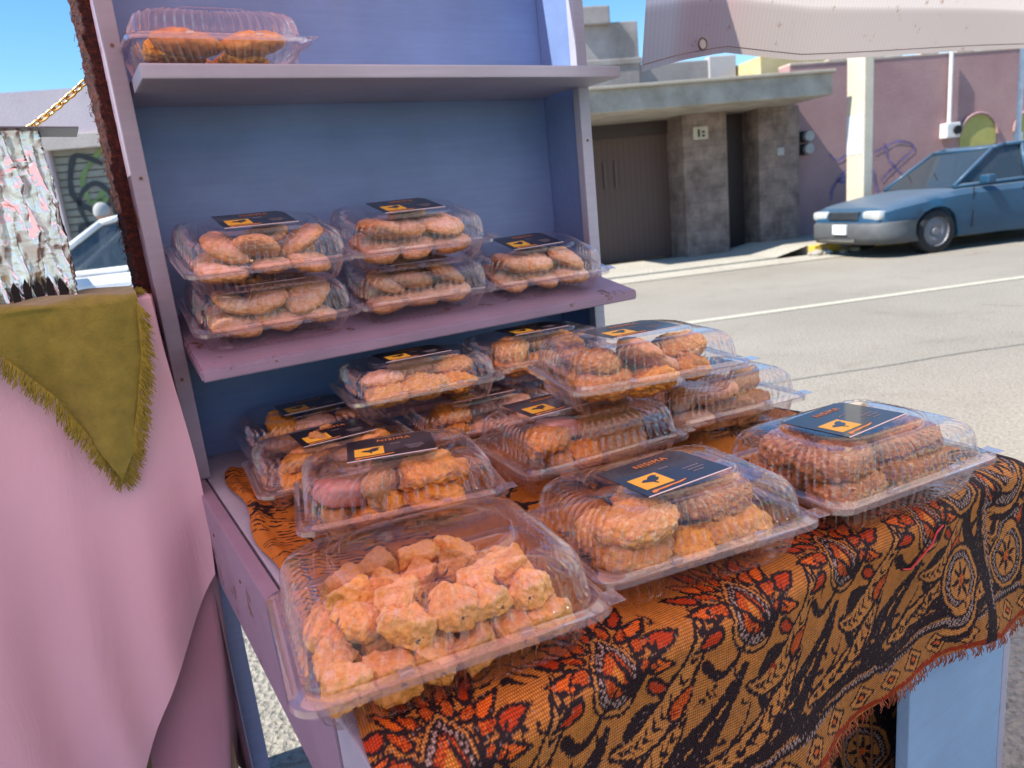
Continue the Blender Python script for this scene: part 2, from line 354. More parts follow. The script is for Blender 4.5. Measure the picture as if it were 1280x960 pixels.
# left shop
t = empty('shop_building', (0, 0, 0), (0, 0, TH)); tag(t, 'low lilac shop across the street with a graffiti covered shutter', 'building')
MB().box((-14, 12.2, -.1), (-4.2, 17, 3.42)).box((-1.2, 12.2, -.1), (2.85, 17, 3.42)).box((-4.2, 12.2, 2.62), (-1.2, 17, 3.42)).build('wall', lilacw, t)
MB().box((-14, 12.12, 2.60), (2.85, 12.2, 2.80), .01).build('fascia', two('cream_fascia', (.55, .47, .42), (.62, .53, .47)), t)
sh = MB(); 
for i in range(22): sh.box((-4.2, 12.32+.0, .28+i*.107), (-1.2, 12.38, .28+i*.107+.095), .015)
shu = sh.build('roller_shutter', simple('shutter_metal', (.24, .24, .20), .5), t)
g = MB(); g2 = MB(); rr = random.Random(3)
for i in range(26):
    cx_, cz_ = -4.0+2.7*rr.random(), .7+1.7*rr.random()
    pts = [(cx_+(.15+.25*rr.random())*math.cos(a+rr.random()), cz_+(.2+.35*rr.random())*math.sin(a+rr.random())) for a in np.linspace(0, 5, 6)]
    pts = [(max(-4.15, min(-1.25, x)), max(.35, min(2.58, z))) for x, z in pts]
    (g if i % 3 else g2).add(*spray(pts, .05, 12.30 if i % 3 else 12.305))
for i in range(14): 
    cx_, cz_ = -4.0+2.4*rr.random(), .8+1.3*rr.random()
    g2.add(*spray([(cx_, cz_), (cx_+.3, cz_+.3), (min(-1.3, cx_+.6), min(2.5, cz_+.1))], .13, 12.307))
g.build('graffiti', simple('black_spray', (.03, .035, .04), .6), shu); g2.build('graffiti', simple('green_spray', (.16, .24, .08), .6), shu)
MB().box((-4.2, 12.3, .03), (-1.2, 12.5, .28)).build('step', doorm, t)

# ------------------------------------------------------------------ cars
def lerp_tab(tab, x):
    for (x0, *a), (x1, *b) in zip(tab, tab[1:]):
        if x <= x1:
            t = max(0, (x-x0)/(x1-x0)); return [p+(q-p)*t for p, q in zip(a, b)]
    return list(tab[-1][1:])
def car(name, label, loc, rot, body, glass, bumper, k=1.0, wb=2.43, hub=None):
    root = empty(name, loc, rot); tag(root, label, 'car')
    LEN = 4.25*k; f0 = .88*k
    # x: 0 nose -> LEN tail; z top of lower body, z bottom, half width
    tab = [(0, .46, .30, .62), (.03, .60, .24, .70), (.10, .695, .22, .77), (.25, .74, .20, .80), (.8, .82, .19, .825), (1.28, .865, .19, .83), (2.4, .87, .19, .835), (3.5, .90, .20, .83), (4.05, .90, .24, .79), (4.2, .84, .28, .74), (4.25, .60, .34, .66)]
    xs = sorted(set([0, .03, .06, .1, .17, .25]+[.25+i*.09 for i in range(1, 42)]+[4.05, 4.1, 4.15, 4.2, 4.23, 4.25]))
    wheels = (f0/k, f0/k+wb/k)
    m = MB(); rings = []
    prof = [(0.0, 1.0), (.45, 1.0), (.78, .985), (.93, .94), (1.0, .84), (1.015, .60), (1.0, .40), (.985, .12), (.93, .0), (.60, -.015)]  # (y frac, z frac) top centre to bottom
    for x in xs:
        zt, zb, hw = lerp_tab(tab, x); ring = []
        zm = zb
        for wx in wheels:                   # open wheel arches
            d = abs(x-wx)
            if d < .345: zm = max(zm, .29+math.sqrt(max(0, .345**2-d*d)))
        for yf, zf in prof:
            z = zb+(zt-zb)*zf
            if yf > .9: z = max(z, min(zm, zt-.06*(1.0 if zf < .9 else 0)))
            ring.append((x*k, hw*yf*k, z*k))
        rings.append(ring)
    n = len(prof)
    vs = []; fs = []
    for ring in rings:
        vs += ring+[(a, -b, c) for a, b, c in ring]
    for i in range(len(rings)-1):
        for j in range(n-1):
            a, b = i*2*n+j, (i+1)*2*n+j
            fs += [(a, a+1, b+1, b), (a+n, b+n, b+n+1, a+n+1)]
        fs.append((i*2*n+n-1, i*2*n+2*n-1, (i+1)*2*n+2*n-1, (i+1)*2*n+n-1))
    fs += [tuple(range(n))+tuple(range(2*n-1, n-1, -1))]; e = (len(rings)-1)*2*n; fs += [tuple(range(e+n-1, e-1, -1))+tuple(range(e+n, e+2*n))]
    m.add(vs, fs); bd = m.build('body', body, root, angle=35)
    # greenhouse frame and roof
    A = [(1.22, .865, .70), (1.95, 1.335, .565), (2.15, 1.37, .56), (3.0, 1.37, .555), (3.25, 1.33, .56), (3.78, .90, .69)]
    A = [(x*k, z*k, y*k) for x, z, y in A]
    m = MB(); vs = []
    for x, z, y in A: vs += [(x, y, z), (x, -y, z), (x, y*.6, z+.012), (x, -y*.6, z+.012)]
    m.add(vs, [(4, 6, 10, 8), (6, 7, 11, 10), (7, 5, 9, 11), (8, 10, 14, 12), (10, 11, 15, 14), (11, 9, 13, 15), (12, 14, 18, 16), (14, 15, 19, 18), (15, 13, 17, 19)])
    for sg in (1, -1):
        P = [Vector((x, sg*y, z)) for x, z, y in A]; zb = .86*k
        for a, b in ((0, 1), (1, 2), (2, 3), (3, 4), (4, 5)): m.tube([P[a], P[b]], .032*k, 6)
        for xx in (2.42, ): m.tube([(xx*k, sg*.70*k, zb), (xx*k, sg*.565*k, 1.36*k)], .035*k, 6)
        m.tube([P[0], P[5]], .03*k, 6)
    m.tube([(A[1][0], -A[1][2], A[1][1]), (A[1][0], A[1][2], A[1][1])], .03*k, 6); m.tube([(A[4][0], -A[4][2], A[4][1]), (A[4][0], A[4][2], A[4][1])], .03*k, 6)
    m.build('roof', body, root, smooth=True)
    q = lambda i, sg, dy=0: (A[i][0], sg*(A[i][2]-dy), A[i][1])
    MB().add([q(0, 1), q(0, -1), q(1, -1), q(1, 1)], [(0, 1, 2, 3)]).build('windscreen', glass, root)
    MB().add([q(4, 1), q(4, -1), q(5, -1), q(5, 1)], [(0, 1, 2, 3)]).build('rear_window', glass, root)
    for sg in (1, -1):
        MB().add([q(0, sg, .012), q(1, sg, .012), q(2, sg, .012), (2.42*k, sg*.548*k, 1.36*k), (2.42*k, sg*.69*k, .865*k)], [(0, 1, 2, 3, 4)]).build('side_window', glass, root)
        MB().add([(2.42*k, sg*.69*k, .865*k), (2.42*k, sg*.548*k, 1.36*k), q(3, sg, .012), q(4, sg, .012), q(5, sg, .012)], [(0, 1, 2, 3, 4)]).build('side_window', glass, root)
    # cabin: dashboard and seats, dark
    intm = simple(name+'_interior', (.06, .06, .07), .8)
    MB().box((1.4*k, -.6*k, .5*k), (1.8*k, .6*k, .88*k), .05).build('dashboard', intm, root)
    for sx in (2.3, 3.0):
        for sg in (.32, -.32): MB().box((sx*k, (sg-.22)*k, .5*k), ((sx+.18)*k, (sg+.22)*k, 1.05*k), .06).box(((sx+.05)*k, (sg-.12)*k, 1.05*k), ((sx+.15)*k, (sg+.12)*k, 1.2*k), .04).build('seat', intm, root)
    # bumper, grille, lamps, plate
    m = MB(); pts = []
    for t_ in np.linspace(-1, 1, 21):
        yy = t_*.845; xx = -.10+.10*abs(t_)**5*2.4; pts.append((xx*k, yy*k))
    pts = [(.52*k, -.862*k)]+pts+[(.52*k, .862*k)]
    vs = []
    for x, y in pts:
        for dz, dx in ((.20, .04), (.30, 0), (.46, 0), (.50, .04)): vs.append(((x+dx*k), y, dz*k))
    m.add(vs, [(4*i+j, 4*i+j+1, 4*i+j+5, 4*i+j+4) for i in range(len(pts)-1) for j in range(3)])
    bp = m.build('bumper', bumper, root, smooth=True)
    md = bp.modifiers.new('s', 'SOLIDIFY'); md.thickness = .04
    MB().box((-.115*k, -.4*k, .24*k), (-.07*k, .4*k, .29*k), .01).build('air_intake', MT['metal'], bp)
    MB().box((-.135*k, -.26*k, .34*k), (-.10*k, .05*k, .48*k), .008).build('licence_plate', simple(name+'_plate', (.75, .76, .74), .5), root)
    MB().box((.0*k, -.34*k, .53*k), (.06*k, .34*k, .645*k), .01).build('grille', simple(name+'_grille', (.04, .05, .06), .4), root)
    for i_ in range(4): MB().box((-.004*k, -.33*k, (.548+i_*.024)*k), (.003*k, .33*k, (.554+i_*.024)*k)).build('grille_bar', MT['metal'], root)
    for yy in (-.35, .18): MB().tube([(1.30*k, yy*k, .90*k), (1.50*k, (yy+.35)*k, 1.06*k)], .008, 5).build('wiper', MT['dark'], root)
    for sg in (1, -1):
        MB().box((.015*k, min(sg*.40, sg*.765)*k, .525*k), (.22*k, max(sg*.40, sg*.765)*k, .655*k), .045, Matrix.Rotation(0, 4, 'Z')).build('headlight', simple('lamp_glass', (.58, .60, .58), .15, .2), root)
    for sg in (1, -1):
        MB().box((1.55*k, (sg*.86-.09)*k, .87*k), (1.68*k, (sg*.86+.09)*k, .99*k), .03).build('mirror', body, root)
        MB().box((.5*k, sg*.838*k-.004, .42*k), (3.9*k, sg*.838*k+.006, .455*k)).build('trim_strip', bumper, root) if False else None
    for wx in (f0, f0+wb):
        for sg in (1, -1):
            y0, y1 = sg*.62*k, sg*.815*k
            tb = []; segs = [(.20, y0), (.285, y0), (.30, y0+sg*.02), (.30, y1-sg*.03), (.285, y1), (.20, y1+sg*.0)]
            mt = MB(); vs = []; NW = 32
            for a in range(NW):
                an = 2*math.pi*a/NW
                for r_, y in segs: vs.append((wx+r_*k*math.cos(an), y, .295*k+r_*k*math.sin(an)))
            ns = len(segs); mt.add(vs, [(a*ns+j, a*ns+j+1, ((a+1) % NW)*ns+j+1, ((a+1) % NW)*ns+j) for a in range(NW) for j in range(ns-1)])
            w = empty('wheel'); w.parent = root
            mt.build('tyre', MT['rubber'], w, smooth=True)
            mh = MB(); vs = []; ring = [(.205, y1-sg*.002), (.19, y1-sg*.03), (.12, y1-sg*.015), (.06, y1-sg*.03), (.05, y1-sg*.005), (.0, y1-sg*.003)]
            for a in range(24):
                an = 2*math.pi*a/24
                for r_, y in ring: vs.append((wx+r_*k*math.cos(an), y, .295*k+r_*k*math.sin(an)))
            ns = len(ring); mh.add(vs, [(a*ns+j, a*ns+j+1, ((a+1) % 24)*ns+j+1, ((a+1) % 24)*ns+j) for a in range(24) for j in range(ns-1)])
            mh.build('rim', hub or MT['metal'], w, smooth=False)
    for sg in (1, -1):
        for xx in (1.42, 2.44, 3.42): MB().box(((xx)*k, sg*.8335*k-.004, .30*k), ((xx+.012)*k, sg*.8335*k+.004, .84*k)).build('door_seam', MT['dark'], root)
        MB().box((2.22*k, sg*.84*k-.012, .74*k), (2.38*k, sg*.84*k+.012, .775*k), .006).build('door_handle', MT['dark'], root)
        MB().box((1.0*k, sg*.838*k-.005, .455*k), (1.02*k, sg*.838*k+.005, .46*k)).build('side_marker', bumper, root)
    # inner arch lining
    m = MB()
    m.box((.35*k, -.60*k, .28*k), (3.9*k, .60*k, .62*k)); m.build('underbody', MT['dark'], root)
    return root
def carpaint(name, c, dusty):
    m = NT(name); sx = m.new('SeparateXYZ'); m.L(m.co('Normal'), sx.inputs[0])
    f = m.math('MULTIPLY', m.math('MULTIPLY', m.math('MAXIMUM', m.math('SUBTRACT', sx.outputs[2], .45), 0), 1.8), dusty)
    m.color(m.mix(f, m.ramp(m.noise(3, 4), [(.3, tuple(x*.85 for x in c)), (.7, tuple(x*1.15 for x in c))]), (.26, .27, .27)))
    m.set(Roughness=.55, Metallic=.0, Coat_Weight=.12, Coat_Roughness=.2); return m.m
def carglass():
    m = NT('car_glass'); m.color((.045, .06, .07)); m.set(Roughness=.06, Alpha=.80); m.b.inputs['Specular IOR Level'].default_value = .8; return m.m
cg = carglass()
bc = car('parked_car', 'dusty blue hatchback parked at the yellow kerb by the pink wall', st(6.68, 9.55, 0), (0, 0, TH), carpaint('blue_car_paint', (.012, .062, .125), .32), cg, simple('grey_bumper', (.085, .09, .095), .6), hub=simple('dull_hubcap', (.17, .17, .19), .55, .3), k=.97)
wc = car('parked_car', 'white car seen beyond the foil wrapped container at the left', st(-4.75, 9.3, 0), (0, 0, TH), carpaint('white_car_paint', (.75, .77, .80), .05), cg, simple('white_bumper', (.6, .62, .65), .4), k=1.08, wb=2.6)

# ------------------------------------------------------------------ passer-by
def skinned(name, verts, edges, radii, mat, parent=None, sub=2):
    me = bpy.data.meshes.new(name); me.from_pydata(verts, edges, []); o = link(name, me, mat, parent)
    sk = o.modifiers.new('skin', 'SKIN'); sk.use_smooth_shade = True
    for i, r in enumerate(radii): me.skin_vertices[0].data[i].radius = (r, r) if not isinstance(r, tuple) else r
    me.skin_vertices[0].data[0].use_root = True
    ss = o.modifiers.new('sub', 'SUBSURF'); ss.levels = sub; ss.render_levels = sub
    return o
skinm = simple('skin', (.42, .23, .16), .6); shirt = simple('grey_blue_shirt', (.32, .36, .42), .85); trous = simple('dark_trousers', (.05, .055, .07), .85)
P = empty('person', st(-3.05, 10.2, 0), (0, 0, TH+R(-60))); tag(P, 'grey haired person in a pale blue shirt walking behind the white car', 'person')
V = [(0, 0, .93), (0, 0, 1.12), (0, 0, 1.32), (0, 0, 1.42), (0, 0, 1.50),
     (-.10, 0, .88), (-.11, .05, .48), (-.11, -.02, .08), (.10, 0, .88), (.11, -.10, .48), (.11, -.18, .09), (-.11, .10, .04), (.11, -.06, .04),
     (-.19, 0, 1.36), (-.24, -.04, 1.08), (-.23, .08, .86), (.19, 0, 1.36), (.24, -.02, 1.08), (.23, .12, .88), (-.23, .12, .79), (.23, .18, .82)]
Ed = [(0, 1), (1, 2), (2, 3), (3, 4), (0, 5), (5, 6), (6, 7), (7, 11), (0, 8), (8, 9), (9, 10), (10, 12), (2, 13), (13, 14), (14, 15), (15, 19), (2, 16), (16, 17), (17, 18), (18, 20)]
Ra = [(.16, .12), (.15, .11), (.17, .11), .06, .055, .085, .06, .042, .085, .06, .042, .035, .035, .06, .043, .03, .06, .043, .03, .035, .035]
skinned('body', V, Ed, Ra, shirt, P)
hd = MB(); 
def headf(u, v):
    a = u*2*math.pi; b = (v-.5)*math.pi; x = .075*math.cos(b)*math.cos(a); y = .095*math.cos(b)*math.sin(a); z = .115*math.sin(b)
    if y > .05 and abs(x) < .02 and -.03 < z < .01: y += .018
    return (x*(1-.15*(z < -.04)), y, 1.60+z)
hd.grid(24, 16, headf); hd.build('head', skinm, P, smooth=True)
MB().grid(24, 12, lambda u, v: (.084*math.cos((v*.62-.12)*math.pi)*math.cos(u*6.283), -.012+.10*math.cos((v*.62-.12)*math.pi)*math.sin(u*6.283), 1.612+.118*math.sin((v*.62-.12)*math.pi))).build('hair', simple('grey_hair', (.40, .39, .38), .8), P, smooth=True)
tr = MB().tube([(-.10, 0, .93), (-.11, .05, .48), (-.11, -.02, .10)], [.115, .085, .07], 12).tube([(.10, 0, .93), (.11, -.10, .48), (.11, -.18, .10)], [.115, .085, .07], 12).build('trousers', trous, P, smooth=True)

# ------------------------------------------------------------------ display stand
TZ = EYE-.42                # table top
sd = empty('display_stand', (.6, 1.0, 0)); tag(sd, 'blue painted wooden stand with shelves above a display table', 'display stand')
def sb(a, b, name, mat, bev=.002, parent=None):
    off = Vector((.6, 1.0, 0)); return board(Vector(a)-off, Vector(b)-off, name, mat, parent or sd, bev)
XL, XR = .126, 1.078
sb((XL+.0235, .50, TZ-.02), (XR, 1.510, TZ), 'tabletop', MT['paint_pale'])
sb((XL, .60, TZ-.165), (XL+.020, 1.39, TZ+.001), 'side_rail', MT['paint'])
sb((XR-.022, .55, TZ-.165), (XR-.002, 1.5, TZ-.0205), 'side_rail', MT['paint'])
sb((XL+.024, .525, TZ-.165), (.875, .547, TZ-.0205), 'front_rail', MT['paint'])
sb((XL+.002, .50, TZ-.165), (XL+.021, .597, TZ+.0005), 'corner_block', MT['paint_pale'])  # paler than the rail, daylight on the near corner put into the paint
sb((.880, .508, 0), (1.132, .527, TZ-.022), 'front_panel', MT['paint_panel'])
sb((1.1335, .508, 0), (1.152, .59, TZ-.022), 'panel_edge', MT['paint_pale'])
sb((XL-.008, 1.345, 0), (XL+.026, 1.375, TZ-.166), 'leg', MT['paint_blue'])
sb((XR-.04, 1.345, 0), (XR, 1.375, TZ-.166), 'leg', MT['paint_blue'])
sb((XL+.03, .545, 0), (XL+.07, .585, TZ-.166), 'leg', MT['paint_blue'])
TOPZ = 1.84
sb((XL+.004, 1.365, TZ+.0015), (XL+.030, 1.388, TOPZ), 'post', MT['paint_post'])
sb((1.036, 1.365, TZ+.0015), (1.064, 1.388, TOPZ), 'post', MT['paint_pale'])
sb((XL+.004, 1.3915, TZ-.06), (XL+.0225, 1.53, TOPZ), 'side_board', MT['paint'])
sb((1.046, 1.389, TZ+.0015), (1.062, 1.53, TOPZ), 'side_board', MT['paint_back'])
sb((XL+.0232, 1.512, TZ-.06), (1.0455, 1.528, TOPZ), 'back_board', MT['paint_back'])
sb((.161, 1.25, EYE+.230), (1.060, 1.3645, EYE+.252), 'shelf', MT['paint_pale'], .003)
sb((.161, 1.3648, EYE+.2305), (1.0355, 1.5115, EYE+.2515), 'shelf_back', MT['paint_pale'], .001)
scr = simple('rusty_screw', (.16, .09, .05), .6, .3)
for px_, pz_ in ((XL+.016, EYE-.235), (XL+.018, EYE+.10), (1.05, EYE+.12), (1.05, EYE-.30), (XL+.017, EYE+.30)):
    MB().tube([(px_-.6, .3655, pz_), (px_-.6, .3635, pz_)], .0028, 10).build('screw', scr, sd)
for py_ in (.70, .82, 1.02, 1.22):
    MB().tube([(XL-.6-.0012, py_-1.0, TZ-.05), (XL-.6+.001, py_-1.0, TZ-.05)], .003, 10).build('screw', scr, sd)
SL = .245                                     # the middle shelf leans forward
def shz(x, y): return EYE-.205+(y-1.23)*SL
def shelfmesh():
    xs = [(.157, 1.23), (1.05, 1.23), (1.035, 1.51), (.157, 1.51)]
    m = bmesh.new(); vt = [m.verts.new((x-.6, y-1.0, shz(x, y))) for x, y in xs]; vb = [m.verts.new((x-.6, y-1.0, shz(x, y)-.020)) for x, y in xs]
    m.faces.new(vt); m.faces.new(vb[::-1])
    for i in range(4): m.faces.new((vt[i], vb[i], vb[(i+1) % 4], vt[(i+1) % 4]))
    bmesh.ops.recalc_face_normals(m, faces=m.faces[:]); bmesh.ops.bevel(m, geom=m.edges[:], offset=.003, segments=2, affect='EDGES')
    me = bpy.data.meshes.new('shelf'); m.to_mesh(me); m.free(); return me
link('shelf', shelfmesh(), MT['paint'], sd)
# small extra width of the leaning shelf in front of the right post
sb((1.0355+.0, 1.235, 0), (1.0356, 1.2351, .001), 'leg', MT['paint']) if False else None

# ------------------------------------------------------------------ paisley cloth
def vnoise(shape, cell, seed, oct=4):
    rs = np.random.RandomState(seed); out = np.zeros(shape); amp = 1; tot = 0
    for o_ in range(oct):
        c = max(2, cell/(2**o_)); gy, gx = int(shape[0]/c)+3, int(shape[1]/c)+3
        g_ = rs.rand(gy, gx); yy = np.arange(shape[0])/c; xx = np.arange(shape[1])/c
        y0 = yy.astype(int); x0 = xx.astype(int); fy = yy-y0; fx = xx-x0; fy = fy*fy*(3-2*fy); fx = fx*fx*(3-2*fx)
        a = g_[y0][:, x0]*(1-fx)+g_[y0][:, x0+1]*fx; b = g_[y0+1][:, x0]*(1-fx)+g_[y0+1][:, x0+1]*fx
        out += amp*(a*(1-fy[:, None])+b*fy[:, None]); tot += amp; amp *= .55
    return out/tot
D = .00135
CW, CH = .965, 1.10                        # cloth width along the table, length hem -> back
NX, NY = int(CW/D), int(CH/D)
GOLD = np.array((.56, .21, .028)); ORN = np.array((.58, .12, .012)); RED = np.array((.44, .045, .006)); BLK = np.array((.016, .008, .012)); BEI = np.array((.48, .22, .055)); WHT = np.array((.36, .28, .25))
img = np.zeros((NY, NX, 3)); 
n1 = vnoise((NY, NX), 120, 1)
V_, U_ = np.mgrid[0:NY, 0:NX]*D
fade = np.clip((V_-.10)/.15, 0, 1)[..., None]
img[:] = BEI*(1-fade)*.85+GOLD*fade*.95; img *= (.75+.4*n1[..., None])
wob = (vnoise((NY, NX), 14, 5, 2)-.5)*.0035; wob2 = (vnoise((NY, NX), 14, 6, 2)-.5)*.0035
rj = np.random.RandomState(9); wob = wob*1.5+(rj.rand(NY, 1)-.5)*.0020; wob2 = wob2*1.5+(rj.rand(1, NX)-.5)*.0016
UU, VV = U_+wob, V_+wob2
def region(x0, x1, y0, y1):
    a, b = max(0, int(y0/D)), min(NY, int(y1/D)+1); c, d = max(0, int(x0/D)), min(NX, int(x1/D)+1)
    return slice(a, b), slice(c, d)
def paintm(sl, m, col):
    s_ = img[sl]
    if callable(col): s_[m] = col(UU[sl], VV[sl])[m]
    else: s_[m] = col
def poly(pts, col):
    pts = np.array(pts); sl = region(pts[:, 0].min()-.004, pts[:, 0].max()+.004, pts[:, 1].min()-.004, pts[:, 1].max()+.004)
    X, Y = UU[sl], VV[sl]
    if X.size == 0: return
    ins = np.zeros(X.shape, bool); q = np.roll(pts, -1, 0)
    for (x1, y1), (x2, y2) in zip(pts, q):
        if y1 == y2: continue
        ins ^= ((Y > min(y1, y2)) & (Y <= max(y1, y2)) & (X < (Y-y1)*(x2-x1)/(y2-y1)+x1))
    paintm(sl, ins, col)
def stroke(pts, w0, w1, col):
    pts = np.array(pts, float); w = np.linspace(w0, w1, len(pts)) if not callable(w0) else np.array([w0(t) for t in np.linspace(0, 1, len(pts))])
    mw = w.max()+.003; sl = region(pts[:, 0].min()-mw, pts[:, 0].max()+mw, pts[:, 1].min()-mw, pts[:, 1].max()+mw)
    X, Y = UU[sl], VV[sl]
    if X.size == 0: return
    best = np.full(X.shape, 9.)
    for i in range(len(pts)-1):
        a, b = pts[i], pts[i+1]; d = b-a; L = (d@d)+1e-12; t = np.clip(((X-a[0])*d[0]+(Y-a[1])*d[1])/L, 0, 1)
        best = np.minimum(best, np.hypot(X-a[0]-t*d[0], Y-a[1]-t*d[1])-(w[i]*(1-t)+w[i+1]*t))
    paintm(sl, best < 0, col)
def speck(X, Y):
    c = ((np.floor(X/.0030)+np.floor(Y/.0030)) % 2)[..., None]; return BLK*(1-c)+WHT*c
def hatch(X, Y):
    c = (np.sin((X+Y)*2200) > .1)[..., None]; return RED*.75*(1-c)+np.array((.58, .13, .015))*c
def T(pts, cx, cy, rot=0, s=1):
    p = np.array(pts, float)*s; c, n_ = math.cos(rot), math.sin(rot); return np.stack([cx+p[:, 0]*c-p[:, 1]*n_, cy+p[:, 0]*n_+p[:, 1]*c], 1)
def tear(w, h, n=26):
    t = np.linspace(0, 2*math.pi, n, endpoint=False); return np.stack([w*np.sin(t)*np.sin(t/2)**.9, h*(-np.cos(t))*-1*-1], 1)
def drop(w, h, n=30):                      # tip up at +h, round base
    t = np.linspace(0, 2*math.pi, n, endpoint=False); y = np.cos(t); return np.stack([w*np.sin(t)*((1-y)/2+.12)**.7, h*y], 1)
def arc(cx, cy, r0, r1, a0, a1, n=22): 
    t = np.linspace(0, 1, n); a = a0+(a1-a0)*t; r = r0+(r1-r0)*t; return np.stack([cx+r*np.cos(a), cy+r*np.sin(a)], 1)
def bez(p0, p1, p2, p3, n=22):
    t = np.linspace(0, 1, n)[:, None]; p0, p1, p2, p3 = map(np.array, (p0, p1, p2, p3)); return (1-t)**3*p0+3*(1-t)**2*t*p1+3*(1-t)*t*t*p2+t**3*p3
def leafy(p0, p1, p2, p3, w):
    stroke(bez(p0, p1, p2, p3), lambda t: w*math.sin(math.pi*min(1, t*.95+.05))**.7+.0015, 0, BLK)
    stroke(bez(p0, p1, p2, p3), lambda t: max(.0005, w*math.sin(math.pi*min(1, t*.95+.05))**.7-.0022), 0, BEI)
    b = bez(p0, p1, p2, p3, 12)
    for i in range(1, 11):
        d = b[min(11, i+1)]-b[i-1]; d = d/np.linalg.norm(d); nn = np.array((-d[1], d[0])); ww = w*.55*math.sin(math.pi*i/11)
        stroke([b[i]-d*.002, b[i]+nn*ww+d*.005], .0019, .0007, BLK); stroke([b[i]-d*.002, b[i]-nn*ww+d*.005], .0019, .0007, BLK)
def flower(cx, cy, s=1.0, rot=0.0):
    q = lambda p: T(p, cx, cy, rot, s)
    for a in np.linspace(-115, 115, 12):
        ar = R(a); L = .048+.009*((int(a) % 2)); ax = math.sin(ar); ay = math.cos(ar); w = .0105
        pet = T(drop(w, .019), ax*L, .004+ay*L, -ar); poly(T(pet, cx, cy, rot, s), BLK)
        pet = T(drop(w*.52, .0130), ax*(L-.001), .004+ay*(L-.001), -ar); poly(T(pet, cx, cy, rot, s), RED if int(a/20) % 2 else ORN*1.2)
    for a in np.linspace(-95, 95, 8):
        ar = R(a); poly(q(T(drop(.008, .013), math.sin(ar)*.034, .004+math.cos(ar)*.034, -ar)), BLK)
        poly(q(T(drop(.005, .009), math.sin(ar)*.034, .004+math.cos(ar)*.034, -ar)), hatch)
    poly(q(drop(.034, .036)), BLK); poly(q(drop(.0305, .0325)), BEI); poly(q(drop(.027, .029)), BLK); poly(q(drop(.0245, .0265)), speck)
    poly(q(drop(.0185, .020)), BLK); poly(q(drop(.0165, .018)), hatch); poly(q(drop(.006, .008)), GOLD)
def scroll(cx, cy, s=1.0, fl=1):
    F = lambda p: np.stack([cx+fl*np.array(p)[:, 0]*s, cy+np.array(p)[:, 1]*s], 1)
    stroke(F(arc(0, 0, .030, .006, R(200), R(-330))), .0085*s, .003*s, BLK); stroke(F(arc(0, 0, .0195, .004, R(190), R(-330))), .0018, .0014, BEI)
    stroke(F(bez((-.03, -.01), (-.02, -.05), (.05, -.05), (.115, .028))), lambda t: (.017*math.sin(math.pi*(t*.9+.05))+.001)*s, 0, BLK)
    stroke(F(bez((.0, -.035), (.03, -.04), (.06, -.02), (.09, .0))), .0013, .0012, BEI)
    for t_ in np.linspace(.3, .95, 6):
        b = bez((-.03, -.01), (-.02, -.05), (.05, -.05), (.115, .028), 40)[int(t_*39)]
        stroke(F([b, b+np.array((-.004, .016))]), .003, .0006, BLK)
# tabletop field: small sprigs and slanted streaks
st_n = vnoise((NY, NX), 30, 11, 3); st_m = vnoise((NY, NX), 9, 12, 2)
streak = (np.sin((V_*1.0+U_*.25)*620+9*st_n*3) > .45) & (st_m > .46) & (U_ < .16+.05*n1) & (V_ > .2)
img[streak] = BLK
rs = np.random.RandomState(4)
for i in range(150):
    x, y = rs.rand()*CW, .27+rs.rand()*.8; a = rs.rand()*6.28
    for k_ in range(3):
        poly(T(drop(.006, .016), x+.012*math.cos(a+k_*2.1), y+.012*math.sin(a+k_*2.1), a+k_*2.1-1.57), BLK)
for x in np.arange(.02, .82, .155):
    flower(x+.03, .178, 1.0, R(-12)); scroll(x+.062, .108, .95); leafy((x+.02, .115), (x+.05, .10), (x+.09, .11), (x+.135, .20), .013)
    leafy((x-.045, .060), (x+.01, .055), (x+.07, .085), (x+.105, .118), .0125)
    for k_ in range(4): stroke(bez((x-.02+k_*.03, .066), (x+k_*.03, .076), (x+.01+k_*.03, .082), (x+.02+k_*.03, .10)), .0022, .0008, BLK)
for x in np.arange(-.05, .85, .155):       # black swoop and its speckled companion above the hem
    stroke(bez((x, .048), (x+.06, .040), (x+.11, .060), (x+.165, .052)), .0065, .0065, BLK)
    stroke(bez((x, .036), (x+.06, .030), (x+.11, .047), (x+.165, .040)), .0035, .0035, speck)
for x in np.arange(0, CW, .052):
    poly(T([(0, .015), (.022, 0), (0, -.015), (-.022, 0)], x+.02, .019), BLK); poly(T([(0, .012), (.018, 0), (0, -.012), (-.018, 0)], x+.02, .019), BEI)
    poly(T([(0, .007), (.010, 0), (0, -.007), (-.010, 0)], x+.02, .019), BLK); poly(T([(0, .003), (.005, 0), (0, -.003), (-.005, 0)], x+.02, .019), ORN)
stroke([(0, .0375), (CW, .0375)], .0022, .0022, BLK); stroke([(0, .0035), (CW, .0035)], .003, .003, RED*.6)
for x in np.arange(-.03, .80, .155):       # dark grounds between the leaves
    stroke(bez((x+.02, .150), (x+.035, .125), (x+.05, .135), (x+.075, .165)), .006, .0015, BLK)
    for a in (-.9, -.3, .3, .9): stroke(bez((x+.095, .155), (x+.095+.02*math.sin(a), .168), (x+.095+.03*math.sin(a), .180), (x+.095+.045*math.sin(a), .155+.04*math.cos(a)+.006)), .0042, .0008, BLK)
    for k_ in range(7): poly(T(drop(.0035, .008), x+.01+k_*.021, .070+.010*math.sin(k_*2.1), R(60+25*k_)), BLK)
    poly(T(drop(.012, .020), x+.148, .128, R(-50)), BLK); poly(T(drop(.008, .015), x+.148, .128, R(-50)), hatch)
